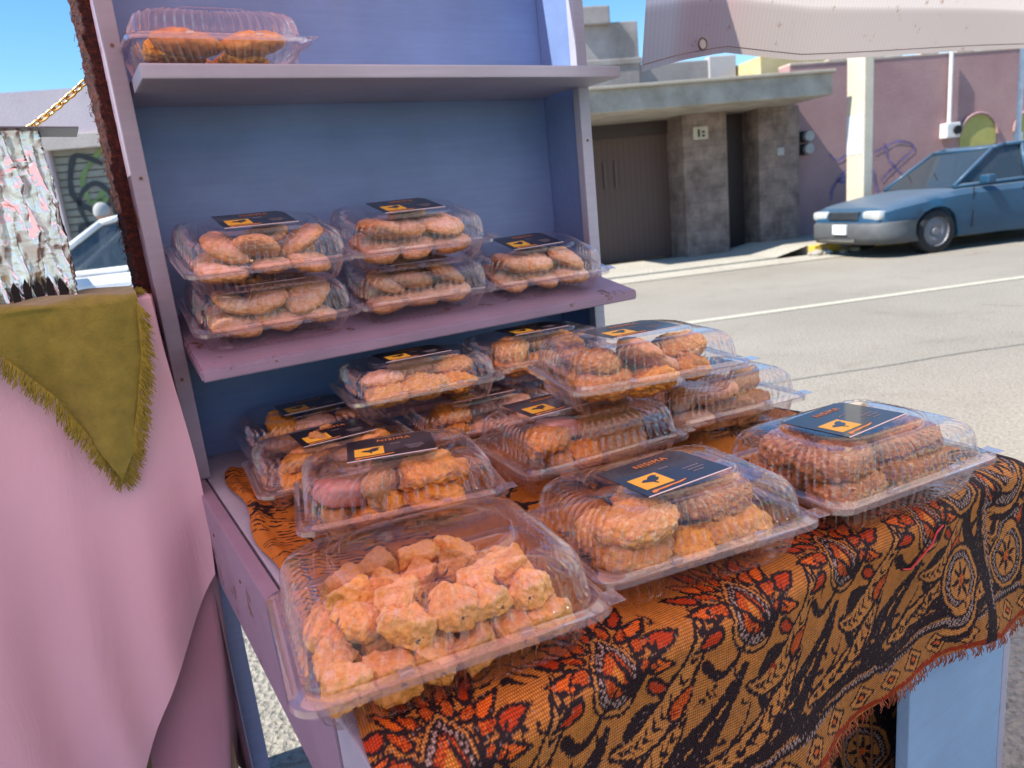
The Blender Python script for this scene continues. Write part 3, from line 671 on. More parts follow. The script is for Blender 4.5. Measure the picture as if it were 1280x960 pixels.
# dense corner block on the right
def paisley(cx, cy, s, rot):
    b = np.concatenate([arc(0, 0, .05, .05, R(200), R(520), 26), bez((-.047, .017), (-.06, .06), (-.03, .095), (.012, .088), 8), bez((.012, .088), (-.01, .07), (-.022, .05), (-.03, .035), 6)])
    q = lambda p, k_: T(np.array(p)*k_, cx, cy, rot, s)
    poly(q(b, 1.0), BLK); poly(q(b, .88), BEI); poly(q(b, .78), BLK); poly(q(b, .72), speck); poly(q(b, .58), BLK); poly(q(b, .53), BEI)
    for a in np.arange(0, 6.28, .9): poly(T(T(drop(.0045, .010), .015*math.sin(a), .015*math.cos(a), -a), cx, cy, rot, s), BLK)
    poly(T(drop(.006, .008), cx, cy, rot, s), hatch)
mask = (U_ > .775+.02*np.sin(V_*30)) & (U_ < .80+.02*np.sin(V_*30)); img[mask] = BLK
for i, x in enumerate((.745, .86, .965, 1.075)):
    for j, y in enumerate(np.arange(.085, 1.05, .115)):
        paisley(x+.012*(j % 2), y, .88, R(-30 if (i+j) % 2 else 150))
        if i: stroke(bez((x-.06, y-.05), (x-.045, y), (x-.065, y+.03), (x-.05, y+.07)), .006, .006, BLK); stroke(bez((x-.048, y-.05), (x-.033, y), (x-.053, y+.03), (x-.038, y+.07)), .0028, .0028, speck)
for x in (.915, 1.02):
    stroke([(x+.012*math.sin(v*40), v) for v in np.linspace(.045, 1.09, 90)], .0075, .0075, BLK); stroke([(x+.012+.012*math.sin(v*40), v) for v in np.linspace(.045, 1.09, 90)], .0022, .0022, BEI)
for i in range(260):
    x, y = .80+rs.rand()*.36, .045+rs.rand()*1.0; a = rs.rand()*6.28
    sl = region(x-.003, x+.003, y-.003, y+.003)
    if img[sl].size and img[sl].mean() > .18: stroke(bez((x, y), (x+.008*math.cos(a), y+.008*math.sin(a)), (x+.012*math.cos(a+.8), y+.012*math.sin(a+.8)), (x+.016*math.cos(a+1.5), y+.016*math.sin(a+1.5)), 8), .0022, .0008, BLK)
for i in range(420):                        # fine filling marks between the motifs
    x, y = rs.rand()*.80, .045+rs.rand()*.18; a = rs.rand()*6.28
    sl = region(x-.004, x+.004, y-.004, y+.004)
    if img[sl].size and img[sl].mean() > .19 and (y < .135 or rs.rand() < .35):
        k_ = .6+.7*rs.rand(); stroke(bez((x, y), (x+.006*k_*math.cos(a), y+.006*k_*math.sin(a)), (x+.009*k_*math.cos(a+.9), y+.009*k_*math.sin(a+.9)), (x+.012*k_*math.cos(a+1.6), y+.012*k_*math.sin(a+1.6)), 7), .0020, .0007, BLK if rs.rand() < .8 else RED*.6)
thr = vnoise((NY, NX), 3, 21, 2); img *= (.78+.44*thr)[..., None]
jag = np.random.RandomState(2).rand(NY, NX) > .982; img[jag] = img[jag]*.3+WHT*.55

img = img[np.minimum((np.arange(NY)/1.22).astype(int), NY-1)]
def clothm():
    m = NT('paisley_weave'); a = m.new('Attribute'); a.attribute_name = 'pattern'
    uvn = m.new('UVMap'); uvn.uv_map = 'UVMap'
    w = m.new('TexWave', bands_direction='X'); w.inputs['Scale'].default_value = 150; w.inputs['Distortion'].default_value = 1.2; m.L(uvn.outputs[0], w.inputs['Vector'])
    w2 = m.new('TexWave', bands_direction='Y'); w2.inputs['Scale'].default_value = 110; w2.inputs['Distortion'].default_value = 1.2; m.L(uvn.outputs[0], w2.inputs['Vector'])
    h = m.math('MULTIPLY', w.outputs['Fac'], w2.outputs['Fac'])
    m.color(m.mix(1.0, a.outputs['Color'], m.ramp(h, [(.0, (.55, .50, .48)), (.6, (1.42, 1.38, 1.34))]), 'MULTIPLY'))
    m.set(Roughness=.6); m.b.inputs['Specular IOR Level'].default_value = .22
    m.bump(m.math('ADD', h, m.math('MULTIPLY', m.noise(500, 2), .4)), .55, .0012); return m.m
CLM = clothm()
def clothgrid(name, img_, posfn, mat, parent=None):
    ny, nx = img_.shape[:2]; j, i = np.mgrid[0:ny, 0:nx]; P_ = posfn(i*D, j*D).reshape(-1, 3)
    me = bpy.data.meshes.new(name); nf = (ny-1)*(nx-1)
    a = (np.arange(ny-1)[:, None]*nx+np.arange(nx-1)[None]).ravel(); F = np.stack([a, a+1, a+1+nx, a+nx], 1).astype(np.int32)
    me.vertices.add(nx*ny); me.vertices.foreach_set('co', P_.astype(np.float32).ravel())
    me.loops.add(nf*4); me.loops.foreach_set('vertex_index', F.ravel())
    me.polygons.add(nf); me.polygons.foreach_set('loop_start', (np.arange(nf)*4).astype(np.int32)); me.polygons.foreach_set('loop_total', np.full(nf, 4, np.int32))
    me.update(); me.polygons.foreach_set('use_smooth', np.ones(nf, bool))
    ca = me.color_attributes.new('pattern', 'FLOAT_COLOR', 'POINT'); ca.data.foreach_set('color', np.concatenate([img_.reshape(-1, 3), np.ones((nx*ny, 1))], 1).astype(np.float32).ravel())
    uv = me.uv_layers.new(name='UVMap'); U2 = np.stack([(i*D).ravel(), (j*D).ravel()], 1)[F.ravel()]; uv.data.foreach_set('uv', U2.astype(np.float32).ravel())
    me.validate(); return link(name, me, mat, parent)
X0 = .175
def clothpos(U, V):
    x = X0+U; tgt = .205                         # hang length
    fr = .022; ar = fr*math.pi/2
    ye = .485+fr
    d = V-tgt                                     # >ar : on top
    y = np.where(d > ar, ye+(d-ar), np.where(d > 0, ye-fr*np.sin((ar-np.clip(d, 0, ar))/fr), ye-fr))
    z = np.where(d > ar, 0, np.where(d > 0, -fr*(1-np.cos((ar-np.clip(d, 0, ar))/fr)), -fr+d*1.0))
    hang = np.clip(-d/tgt, 0, 1)
    y = y - hang*(.008+.010*(1+np.sin(x*13+1.0))+.006*(1+np.sin(x*34+V*20))) - .006*(1+np.sin(x*22+2))*np.exp(-((d+.02)/.05)**2) - .010*np.exp(-((d-.01)/.03)**2)
    z = z + hang*.012*np.sin(x*9)
    # soft sag and wrinkles on the top
    top = np.clip(d/.05, 0, 1)
    z = z + .0035 + top*(.0018*np.sin(x*60+14*y)*np.exp(-((x-X0)/.10)**2)+.0010*(1+np.sin(y*45+x*20+3*np.sin(x*17)))) + .008*np.exp(-((x-X0-.012)/.010)**2)*top
    x = x + .006*np.sin(V*23)*np.exp(-((x-X0)/.05)**2) - (V-.20)*(-.055)*np.clip(1-(x-X0)/.5, 0, 1) - .045*np.clip(1-(x-X0)/.4, 0, 1)
    # right end falls over the table's side
    dx = x-1.085; r2 = .02; a2 = r2*math.pi/2
    xx = np.where(dx > a2, 1.085+r2, np.where(dx > 0, 1.085+r2*np.sin(np.clip(dx, 0, a2)/r2), x))
    z = z - np.where(dx > a2, r2+dx-a2, np.where(dx > 0, r2*(1-np.cos(np.clip(dx, 0, a2)/r2)), 0))*np.clip(d/.03+1, 0, 1)
    xx = np.where(d < 0, np.where(dx > 0, 1.085+dx, x), xx)
    return np.stack([xx, y, TZ+z], -1)
cl = clothgrid('paisley_cloth', img, clothpos, CLM)
tag(cl, 'orange and black paisley shawl spread over the table and hanging off its front', 'shawl')
fr = MB(); rr = random.Random(5)
cols = []
for i in range(520):
    u = rr.random()*CW; p = Vector(clothpos(np.array(u), np.array(.001)).tolist()); L = .006+.010*rr.random()
    q = p+Vector(((rr.random()-.5)*.012, -.004+.006*rr.random(), -L)); fr.tube([p, (p+q)/2+Vector((0, -.002, 0)), q], .0006, 3, False)
fr.build('frayed_hem', simple('brown_threads', (.30, .09, .035), .8, var=.4, scale=60), cl)
th_ = MB().tube([Vector(clothpos(np.array(u), np.array(v)).tolist())+Vector((0, -.002, .001)) for u, v in ((.62, .165), (.635, .16), (.65, .172), (.668, .185), (.675, .200), (.69, .205))], .0011, 5).build('loose_red_thread', simple('red_thread', (.62, .05, .06), .7), cl)
# second shawl hanging inside, behind the first
sub = img[:int(.40/D), int(.56/D):int(.955/D)].copy()*.8  # pattern copied and darkened, shade under the table put into its colour
def pos2(U, V): 
    x = .66+U*1.27; z = EYE-.97+V*1.1+ .0*U
    lo = .17*np.exp(-((U-.04)/.10)**2)             # arched gap at the left
    z = EYE-1.0+lo*(1-V/.40)+V*1.12
    return np.stack([x, .585+.010*np.sin(x*38)+.0*V, z], -1)
c2 = clothgrid('inner_shawl', sub, pos2, CLM); tag(c2, 'paisley shawl under the table front, shade put into its colour', 'shawl')
fm = MB(); 
for i in range(14):
    x = .665+i*.034; z0 = EYE-.80-.02*rr.random()
    fm.tube([(x, .582, z0+.06), (x+.004, .58, z0-.05), (x-.003, .58, z0-.16-.02*rr.random())], [.0022, .0016, .0030], 5)
fm.build('fringe', simple('fringe_yarn', (.16, .07, .02), .8), c2)
bk = MB().grid(40, 30, lambda u, v: (.45+.65*u, 1.10+.02*math.sin(u*40), .02+.62*v)).build('under_table_backdrop', simple('purple_grey_backdrop', (.17, .15, .24), .9, bump=.4), None, True); tag(bk, 'purple grey backdrop sheet added deep under the table', 'cloth')  # added sheet, its colour stands in for the dim space under the table

# ------------------------------------------------------------------ clamshell boxes
A_, B_ = .1285, .0965; ZS = 1.17
def rrect(a, b, r, N):
    r = min(r, a-.001, b-.001); P_ = []
    segs = [('l', (a, -b+r), (a, b-r)), ('c', (a-r, b-r), 0), ('l', (a-r, b), (-a+r, b)), ('c', (-a+r, b-r), 90), ('l', (-a, b-r), (-a, -b+r)), ('c', (-a+r, -b+r), 180), ('l', (-a+r, -b), (a-r, -b)), ('c', (a-r, -b+r), 270)]
    out = []
    n8 = N//4; 
    # fixed share per piece so that rings stay aligned
    share = {'l1': .30, 'l2': .30}
    K = [int(N*.165), int(N*.05), int(N*.235), int(N*.05), int(N*.165), int(N*.05), int(N*.235)]; K.append(N-sum(K))
    for (ty, p, q), k in zip(segs, K):
        for i in range(k):
            t = i/k
            if ty == 'l': out.append((p[0]+(q[0]-p[0])*t, p[1]+(q[1]-p[1])*t))
            else:
                an = R(q+90*t); out.append((p[0]+r*math.cos(an), p[1]+r*math.sin(an)))
    return out
NR = 520
def shell(rings, name, extra=None):
    vs = []; fs = []; mi = []; ribn = 62
    for a, b, r, z, rib, wav in rings:
        pl = rrect(a, b, r, NR)
        for i, (x, y) in enumerate(pl):
            ph = (i/NR*ribn) % 1; pu = rib*.0028*(1 if .28 < ph < .62 else 0)
            l = math.hypot(x/a, y/b) or 1
            k_ = 1-pu/min(a, b)
            vs.append((x*k_, y*k_, z*ZS+wav*.0016*math.sin(2*math.pi*i/NR*ribn)))
    for j in range(len(rings)-1):
        for i in range(NR):
            fs.append((j*NR+i, j*NR+(i+1) % NR, (j+1)*NR+(i+1) % NR, (j+1)*NR+i)); ph0 = ((i+.5)/NR*ribn) % 1; mi.append(1 if j < 3 else (2 if rings[j][4] > .4 and rings[j+1][4] > .4 and (.20 < ph0 < .34 or .58 < ph0 < .70) else 0))
    c = len(vs); e = (len(rings)-1)*NR
    a, b, r, z, _, _ = rings[-1]
    vs.append((0, 0, z*ZS)); fs += [(e+i, e+(i+1) % NR, c) for i in range(NR)]; mi += [0]*NR
    me = bpy.data.meshes.new(name); me.from_pydata(vs, [], fs); me.polygons.foreach_set('material_index', mi)
    me.polygons.foreach_set('use_smooth', [True]*len(fs))
    me.materials.append(MT['plastic']); me.materials.append(MT['rim']); me.materials.append(MT['rib']); me.update()
    try: me.set_sharp_from_angle(angle=R(50))
    except Exception: pass
    return me
def lidrings(h=1.0, oval=.05):
    f = lambda z: .041+(z-.041)*h
    return [(A_+.0125, B_+.0115, .024, .0325, 0, 0), (A_+.0120, B_+.0110, .024, .0372, 0, 0), (A_+.006, B_+.0055, .024, .0380, 0, 0), (A_+.004, B_+.0035, .025, .0405, 0, 0), (A_-.000, B_-.000, .027, .0405, 0, 0),
            (A_-.001, B_-.001, .027, f(.043), 0, 0), (A_-.0015, B_-.0015, .027, f(.045), 1, 0), (A_-.0035, B_-.0035, .027, f(.058), 1, 0), (A_-.006, B_-.0055, .027, f(.0645), 1, 0), (A_-.011, B_-.010, .028, f(.0702), .9, 0), (A_-.020, B_-.017, .030, f(.0742), .6, 0), (A_-.029, B_-.024, .032, f(.0758), .4, 0), (A_-.031, B_-.026, .034, f(.0760), 0, 0),
            (.0865, .0640, oval, f(.0762), 0, 0), (.0850, .0625, oval, f(.0795), 0, 0), (.0825, .0600, oval, f(.0808), 0, 0), (.074, .053, .045, f(.0812), 0, 0)]
LID = shell(lidrings(), 'lid'); LIDF = shell(lidrings(1.16, .057), 'lid')
BASE = shell([(A_+.0115, B_+.0105, .024, .0310, 0, 0), (A_+.0110, B_+.0100, .024, .0355, 0, 0), (A_+.005, B_+.0045, .024, .0352, 0, 0), (A_+.001, B_+.001, .026, .0345, 0, 0), (A_-.001, B_-.001, .027, .0335, 0, 0), (A_-.0018, B_-.0018, .027, .031, 1, 0), (A_-.007, B_-.0065, .028, .012, 1, 0), (A_-.010, B_-.009, .029, .005, 1, .4), (A_-.015, B_-.013, .030, .0012, .6, 1), (A_-.022, B_-.018, .032, .0008, 0, .6), (A_-.028, B_-.023, .034, .0025, 0, 0)], 'base')
STUD = MB().box((-.006, -B_-.0095, .0440), (.006, -B_-.0015, .0492), .0012)
STUDM = STUD.mesh('snap_button'); STUDM.materials.append(MT['rim'])
TABM = MB().box((A_+.004, -B_-.006, .0446), (A_+.020, -B_+.016, .0456), .0004).mesh('opening_tab'); TABM.materials.append(MT['rim'])
# label card: dark card, yellow emblem with a bird, script line, lettering
CARD = MB().prism([(-.060, -.046), (.060, -.046), (.060, .034), (.050, .046), (-.060, .046)], 0, .0004).mesh('label'); CARD.materials.append(MT['black'])
CEDGE = MB().prism([(-.0606, -.0472), (.0606, -.0472), (.0606, -.0458), (-.0606, -.0458)], .0000, .0007).mesh('white_edge'); CEDGE.materials.append(MT['white_edge'])
EMB = MB().prism([(-.050, -.031), (-.010, -.031), (-.010, .003), (-.050, .003)], .0005, .0008).mesh('emblem'); EMB.materials.append(MT['gold'])
bird = [(-.041, -.012), (-.036, -.008), (-.031, -.009), (-.026, -.004), (-.019, -.002), (-.0145, -.005), (-.018, -.008), (-.017, -.013), (-.022, -.017), (-.027, -.018), (-.026, -.024), (-.028, -.024), (-.030, -.018), (-.036, -.015)]
BIRD = MB().prism(bird, .0009, .0012).mesh('bird_mark'); BIRD.materials.append(MT['black'])
SCR = MB()
SCR.prism([(-.050, -.0415), (-.046, -.0425), (-.040, -.0395), (-.030, -.0400), (-.020, -.0385), (-.008, -.0390), (.001, -.0365), (.003, -.0345), (-.001, -.0350), (-.010, -.0362), (-.024, -.0360), (-.038, -.0368), (-.044, -.0360), (-.049, -.0375)], .0005, .0009); SCRM = SCR.mesh('script_line'); SCRM.materials.append(MT['orange_ink'])
def textmesh(body, size, x, y, mat, sp=1.0):
    cu = bpy.data.curves.new('t', 'FONT'); cu.body = body; cu.size = size; cu.extrude = .0001; cu.space_character = sp; cu.align_x = 'CENTER'
    o_ = bpy.data.objects.new('t', cu); me = bpy.data.meshes.new_from_object(o_); me.transform(Matrix.Translation((x, y, .0009))); me.materials.append(mat)
    bpy.data.objects.remove(o_); return me
TX1 = textmesh('NISIMA', .0135, .006, .024, MT['orange_ink'], 1.15)
LN = MB()
for x0, x1, y in ((.000, .014, .006), (.020, .044, -.012), (.022, .046, -.019), (.024, .040, -.026)):
    x = x0
    while x < x1:
        w = .0012+.0022*rr.random(); LN.box((x, y, .0005), (min(x1, x+w), y+.0016, .0008)); x += w+.0009
LNM = LN.mesh('small_print'); LNM.materials.append(MT['grey_ink'])

def clamshell(label, loc, rot, lidm=None, card=(0, 0, 0), group='clear clamshell boxes of pastries', cardz=.0953, sc=(1, 1, 1)):
    r_ = empty('pastry_box', loc, rot); r_.scale = sc; tag(r_, label, 'pastry box', group)
    b = link('base', BASE, None, r_); l = link('lid', lidm or LID, None, r_)
    [setattr(link('snap_button', STUDM, None, l), 'location', (sx, 0, 0)) for sx in (-.052, .052)]; link('opening_tab', TABM, None, l)
    if card is not None:
        k = link('label', CARD, None, l); k.location = (card[0], card[1], cardz); k.rotation_euler = (0, 0, card[2])
        for nm, me in (('white_edge', CEDGE), ('emblem', EMB), ('bird_mark', BIRD), ('script_line', SCRM), ('lettering', TX1), ('small_print', LNM)):
            link(nm, me, None, k)
    return r_

# ------------------------------------------------------------------ pastries
def blob(name, rx, ry, rz, sub, n_amp, n_scale, seed, sq=1.0, crumb=0.0, cs=90, flat=.45, cuts=0):
    bm = bmesh.new(); bmesh.ops.create_icosphere(bm, subdivisions=sub, radius=1)
    off = Vector((seed*7.3, seed*3.1, seed*1.7)); q_ = random.Random(seed)
    planes = [(Vector((q_.gauss(0, 1), q_.gauss(0, 1), q_.gauss(0, 1))).normalized(), q_.uniform(.62, .85)) for _ in range(cuts)]
    ax_, ay_ = q_.uniform(-.18, .18), q_.uniform(-.18, .18)
    for v in bm.verts:
        p = v.co.normalized(); e = sq
        q = p.copy()
        if e != 1: q = p/(abs(p.x)**(2/e)+abs(p.y)**(2/e)+abs(p.z)**(2/e))**(e/2)
        for n_, d_ in planes:
            k_ = q.dot(n_)
            if k_ > d_: q = q-n_*(k_-d_)*.92
        q = Vector((q.x*(1+ax_*q.y), q.y*(1+ay_*q.x), q.z))
        w = Vector((q.x*rx, q.y*ry, q.z*rz if q.z > 0 else max(q.z*rz, -rz*flat*2)))
        d = noise.noise(w*n_scale+off)*n_amp+noise.noise(w*n_scale*2.3+off)*n_amp*.5+noise.noise(w*n_scale*5+off)*n_amp*.22
        if crumb:
            c_ = noise.voronoi(w*cs+off)[0][0]; d += crumb*(.55-c_)+crumb*.5*noise.noise(w*cs*2.2+off)
        v.co = w+p*d
    bmesh.ops.recalc_face_normals(bm, faces=bm.faces[:])
    me = bpy.data.meshes.new(name); bm.to_mesh(me); bm.free(); me.polygons.foreach_set('use_smooth', [True]*len(me.polygons)); return me
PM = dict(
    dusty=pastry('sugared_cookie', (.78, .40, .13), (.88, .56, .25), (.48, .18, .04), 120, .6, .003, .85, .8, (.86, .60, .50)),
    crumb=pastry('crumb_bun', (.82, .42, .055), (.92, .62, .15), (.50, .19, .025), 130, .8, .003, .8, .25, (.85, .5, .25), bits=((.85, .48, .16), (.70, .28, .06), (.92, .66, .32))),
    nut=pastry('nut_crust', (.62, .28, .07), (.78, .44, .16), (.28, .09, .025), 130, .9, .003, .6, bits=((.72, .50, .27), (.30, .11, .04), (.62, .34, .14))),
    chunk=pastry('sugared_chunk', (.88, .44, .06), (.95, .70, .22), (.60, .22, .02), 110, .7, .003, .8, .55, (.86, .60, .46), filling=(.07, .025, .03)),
    pink=pastry('pink_smooth', (.75, .36, .33), (.85, .50, .46), (.55, .2, .15), 90, .3, .001, .6),  # flat pink colour for the rounded blocks in two boxes
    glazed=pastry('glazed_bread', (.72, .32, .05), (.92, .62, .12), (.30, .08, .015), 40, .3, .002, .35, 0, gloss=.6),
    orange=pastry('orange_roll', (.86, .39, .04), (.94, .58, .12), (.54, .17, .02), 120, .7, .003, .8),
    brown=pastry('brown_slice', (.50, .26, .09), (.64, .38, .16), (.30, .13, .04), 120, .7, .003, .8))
fill = simple('dark_filling', (.05, .02, .025), .35, var=.4, scale=120)
def variants(kind, n):
    out = []
    for s_ in range(n):
        if kind == 'dusty': me = blob(kind, .0415, .0375, .0150, 5, .0042, 30, s_+1, sq=.88, crumb=.0020, cs=130, cuts=0)
        elif kind == 'crumb': me = blob(kind, .048, .041, .0235, 5, .006, 32, s_+11, crumb=.0048, cs=150, cuts=0)
        elif kind == 'nut': me = blob(kind, .054, .036, .0235, 5, .004, 30, s_+21, sq=.7, crumb=.0070, cs=120)
        elif kind == 'chunk': me = blob(kind, .0250, .0200, .0195, 5, .0050, 50, s_+31, sq=.34, crumb=.0026, cs=150, flat=.5, cuts=3)
        elif kind == 'pink': me = blob(kind, .034, .026, .016, 4, .001, 30, s_+41, sq=.35, flat=.5)
        elif kind == 'glazed': me = blob(kind, .056, .026, .021, 5, .005, 26, s_+51, cuts=1)
        elif kind == 'orange': me = blob(kind, .045, .034, .0225, 5, .009, 36, s_+61, crumb=.0050, cs=130, cuts=1)
        elif kind == 'brown': me = blob(kind, .050, .020, .024, 5, .004, 40, s_+71, sq=.5, crumb=.0032, cs=110, cuts=2)
        me.materials.append(PM[kind]); out.append(me)
    return out
VR = {k: variants(k, n) for k, n in dict(dusty=5, crumb=4, nut=3, chunk=7, pink=2, glazed=2, orange=4, brown=3).items()}
NAMES = dict(dusty=('cookie', 'sugar dusted pink cookie'), crumb=('crumb_bun', 'crumbly orange bun'), nut=('nut_bar', 'chopped nut coated bar'), chunk=('pastry_piece', 'sugared pastry chunk'), pink=('pink_block', 'smooth pink block'), glazed=('sweet_roll', 'glossy glazed sweet roll'), orange=('pastry_roll', 'rough orange pastry'), brown=('cake_slice', 'brown cake slice'))
cnt = [0]
used_labels = set()
def fillbox(box, ref, items):
    M = Matrix.Translation(box.location) @ box.rotation_euler.to_matrix().to_4x4(); bs = box.scale
    for it in items:
        kind, x, y, z, rz = it[:5]; x *= 1.10; y *= 1.15; z = .003+z*1.12; tilt = it[5] if len(it) > 5 else 0; sc = it[6] if len(it) > 6 else 1
        rx_, ry_ = dict(dusty=(.042, .036), crumb=(.050, .043), nut=(.056, .039), chunk=(.028, .023), pink=(.034, .026), glazed=(.058, .028), orange=(.048, .037), brown=(.052, .022))[kind]
        c_, s_ = abs(math.cos(R(rz))), abs(math.sin(R(rz))); ex = (c_*rx_+s_*ry_)*sc*.97; ey_ = (s_*rx_+c_*ry_)*sc*.97
        x = max(-.120+ex, min(.120-ex, x)); y = max(-.088+ey_, min(.088-ey_, y))
        me = VR[kind][cnt[0] % len(VR[kind])]; cnt[0] += 1
        o_ = link(NAMES[kind][0], me); o_.matrix_world = M @ Matrix.Translation((x*bs.x, y*bs.y, z*bs.z)) @ Matrix.Rotation(R(rz), 4, 'Z') @ Matrix.Rotation(R(tilt), 4, 'Y') @ Matrix.Scale(sc*.97*(1 if bs.z > .95 else .9), 4)
        fb = 'front' if y < -.02 else 'back' if y > .02 else ''
        lr = 'left' if x < -.035 else 'right' if x > .035 else 'middle'
        lv = 'upper' if z > .04 else 'lower'
        lab = f"{NAMES[kind][1]}, {lv} {fb} {lr} in {ref}".replace('  ', ' ')
        if lab in used_labels:
            for extra in ('second ', 'tilted ', 'smaller ', 'partly hidden ', 'last '):
                if extra+lab not in used_labels: lab = extra+lab; break
        used_labels.add(lab)
        tag(o_, lab, 'pastry', 'pastries in the clear boxes')
T0 = TZ+.0055; PI_ = .0955
def two_layer(kind, seed, up=3, kinds=None, sc=1.0):
    q = random.Random(seed); out = []
    for ix, x in enumerate((-.066, .002, .068)):
        for y in (-.036, .036):
            out.append(((kinds or [kind])[q.randrange(len(kinds or [1]))], x+q.uniform(-.006, .006), y+q.uniform(-.004, .004), .021, q.uniform(-60, 60), q.uniform(-16, 16), sc*q.uniform(.86, 1.1)))
    for i in range(up):
        x = (-.052, .018, .062, -.01)[i % 4]; y = (-.018, .026, -.020, -.03)[i % 4]
        out.append(((kinds or [kind])[q.randrange(len(kinds or [1]))], x+q.uniform(-.006, .006), y+q.uniform(-.006, .006), .050, q.uniform(-80, 80), q.uniform(-38, 38), sc*q.uniform(.92, 1.16)))
    return out
# --- front row and table boxes
F = clamshell('open topped clear box without label at the near corner, full of pastry chunks', (.243, .617, T0), (0, 0, R(-7.9)), LIDF, None, sc=(1.05, 1.05, 1.12))
q = random.Random(11); it = []
for ix in range(6):
    for iy in range(4):
        it.append(('chunk', -.092+ix*.0365+q.uniform(-.004, .004), -.063+iy*.042+q.uniform(-.004, .004), .023+q.uniform(0, .005), q.uniform(-40, 40), q.uniform(-28, 28), q.uniform(.74, .98)))
for ix in range(5):
    for iy in range(4):
        if (ix, iy) in ((0, 0), (4, 3), (2, 1)): continue
        it.append(('chunk', -.074+ix*.0375+q.uniform(-.006, .006), -.052+iy*.036+q.uniform(-.004, .004), .054+q.uniform(-.005, .007), q.uniform(-60, 60), q.uniform(-40, 40), q.uniform(.70, .95)))
for i, a in enumerate(it):
    fb = ('nearest', 'second', 'third', 'farthest')[min(3, int((a[2]+.08)/.04))]; lr = ('far left', 'left', 'centre left', 'centre right', 'right', 'far right')[min(5, max(0, int((a[1]+.110)/.0367)))]
    M = Matrix.Translation(F.location) @ F.rotation_euler.to_matrix().to_4x4(); kind = a[0]
    o_ = link(NAMES[kind][0], VR[kind][i % len(VR[kind])]); o_.matrix_world = M @ Matrix.Translation((a[1]*1.05, a[2]*1.05, a[3]*1.12)) @ Matrix.Rotation(R(a[4]), 4, 'Z') @ Matrix.Rotation(R(a[5]), 4, 'Y') @ Matrix.Scale(a[6], 4)
    tag(o_, f"{NAMES[kind][1]}, {'upper' if a[3] > .04 else 'lower'} layer, {fb} row {lr} in the unlabelled near box", 'pastry', 'pastries in the clear boxes')
G = clamshell('clear labelled box of crumb buns at the middle of the table front', (.538, .606, T0), (0, 0, R(-9.6)), None, (.0, -.002, R(9)), sc=(1, 1, 1.08))
fillbox(G, 'the middle front box', [('crumb', -.062, -.040, .026, 10, 0, 1.02), ('crumb', .058, -.042, .024, -10, 5), ('crumb', -.062, .038, .024, 30), ('orange', .0, .036, .024, 0), ('crumb', .066, .036, .024, 50), ('orange', .004, -.045, .022, 70, 0, .85), ('crumb', -.050, -.026, .052, -20, -10, 1.0), ('nut', .050, -.014, .050, 5, 8, 1.05), ('crumb', .0, .034, .052, 30, 0, .85)])
H = clamshell('clear box of nut coated bars nearest the right end of the table', (.836, .572, T0), (0, 0, R(-5.7)), None, (-.006, .006, R(8)), sc=(1.03, 1.03, 1.06))
fillbox(H, 'the right end box', [('nut', -.062, -.038, .026, 8), ('nut', .05, -.038, .026, -6), ('nut', -.06, .036, .026, 0), ('nut', .052, .036, .026, 4), ('nut', -.056, -.030, .054, 10, 3), ('nut', .046, -.026, .054, -8, -3), ('nut', -.05, .034, .054, 5), ('nut', .052, .038, .053, 5)])
Cc = clamshell('clear box with smooth pink block at its left, second from the near left corner', (.343, .941, T0), (0, 0, R(-14.6)), None, (.0, .004, R(-4)), sc=(1, 1, 1.1))
fillbox(Cc, 'the second left box', [('brown', -.074, -.048, .024, 80), ('orange', -.03, -.046, .024, 20), ('orange', .04, -.045, .024, -12), ('brown', -.05, .035, .024, 0), ('orange', .03, .036, .024, 30), ('orange', .078, .03, .024, 80), ('pink', -.068, -.034, .050, 20, 16, 1.0), ('orange', .034, -.022, .050, 5, 0, 1.1), ('brown', .010, .02, .052, 40, 10), ('brown', -.02, -.03, .048, 70)])
Bb = clamshell('clear labelled box partly hidden behind the pink block box', (.327, 1.160, T0), (0, 0, R(-4.8)), None, (-.0, .0, R(4)), sc=(1, 1, .87))
fillbox(Bb, 'the hidden labelled left box', two_layer('orange', 3, 4, ['orange', 'brown', 'orange']))
B2 = clamshell('clear box at the back left corner against the back board', (.357, 1.387, T0), (0, 0, R(-3)), None, (0, 0, R(2)), sc=(1, 1, .87))
fillbox(B2, 'the back left corner box', two_layer('orange', 5, 4, ['orange', 'dusty']))
E1 = clamshell('clear box under the top crumb bun box, centre of the table', (.640, .915, T0), (0, 0, R(-5.2)), None, (-.03, .018, R(3)), sc=(1.03, 1.03, 1.13))
fillbox(E1, 'the centre lower box', [('brown', -.05, -.035, .024, 80), ('orange', -.02, -.036, .024, 10), ('brown', .05, -.036, .024, 20), ('brown', -.05, .036, .024, 70), ('orange', .03, .036, .024, 10), ('brown', .082, .0, .024, 80), ('orange', -.058, -.022, .050, 60, 0, 1.05), ('pink', -.036, -.012, .058, 5, 6, .9), ('brown', .04, -.02, .050, 5, 0, 1.2), ('brown', .045, .02, .050, -5, 0, 1.2)])
E2 = clamshell('clear labelled box on top of the central stack, buns showing, road behind it', (.733, .876, T0+.109), (0, 0, R(-14.3)), None, (.0, .004, R(8)), sc=(1.04, 1.04, 1.06))
fillbox(E2, 'the top central box', [('crumb', -.060, -.036, .024, 10), ('orange', -.0, -.046, .022, 0, 0, 1.05), ('orange', .076, -.03, .026, 20, 0, .95), ('crumb', -.05, .036, .024, 40), ('crumb', .02, .036, .024, 0), ('crumb', .074, .036, .024, 10), ('crumb', -.066, -.02, .050, 70, 0, .9), ('dusty', .006, -.040, .046, 20, 40, 1.28), ('crumb', .068, -.004, .050, 0, 0, .95)])
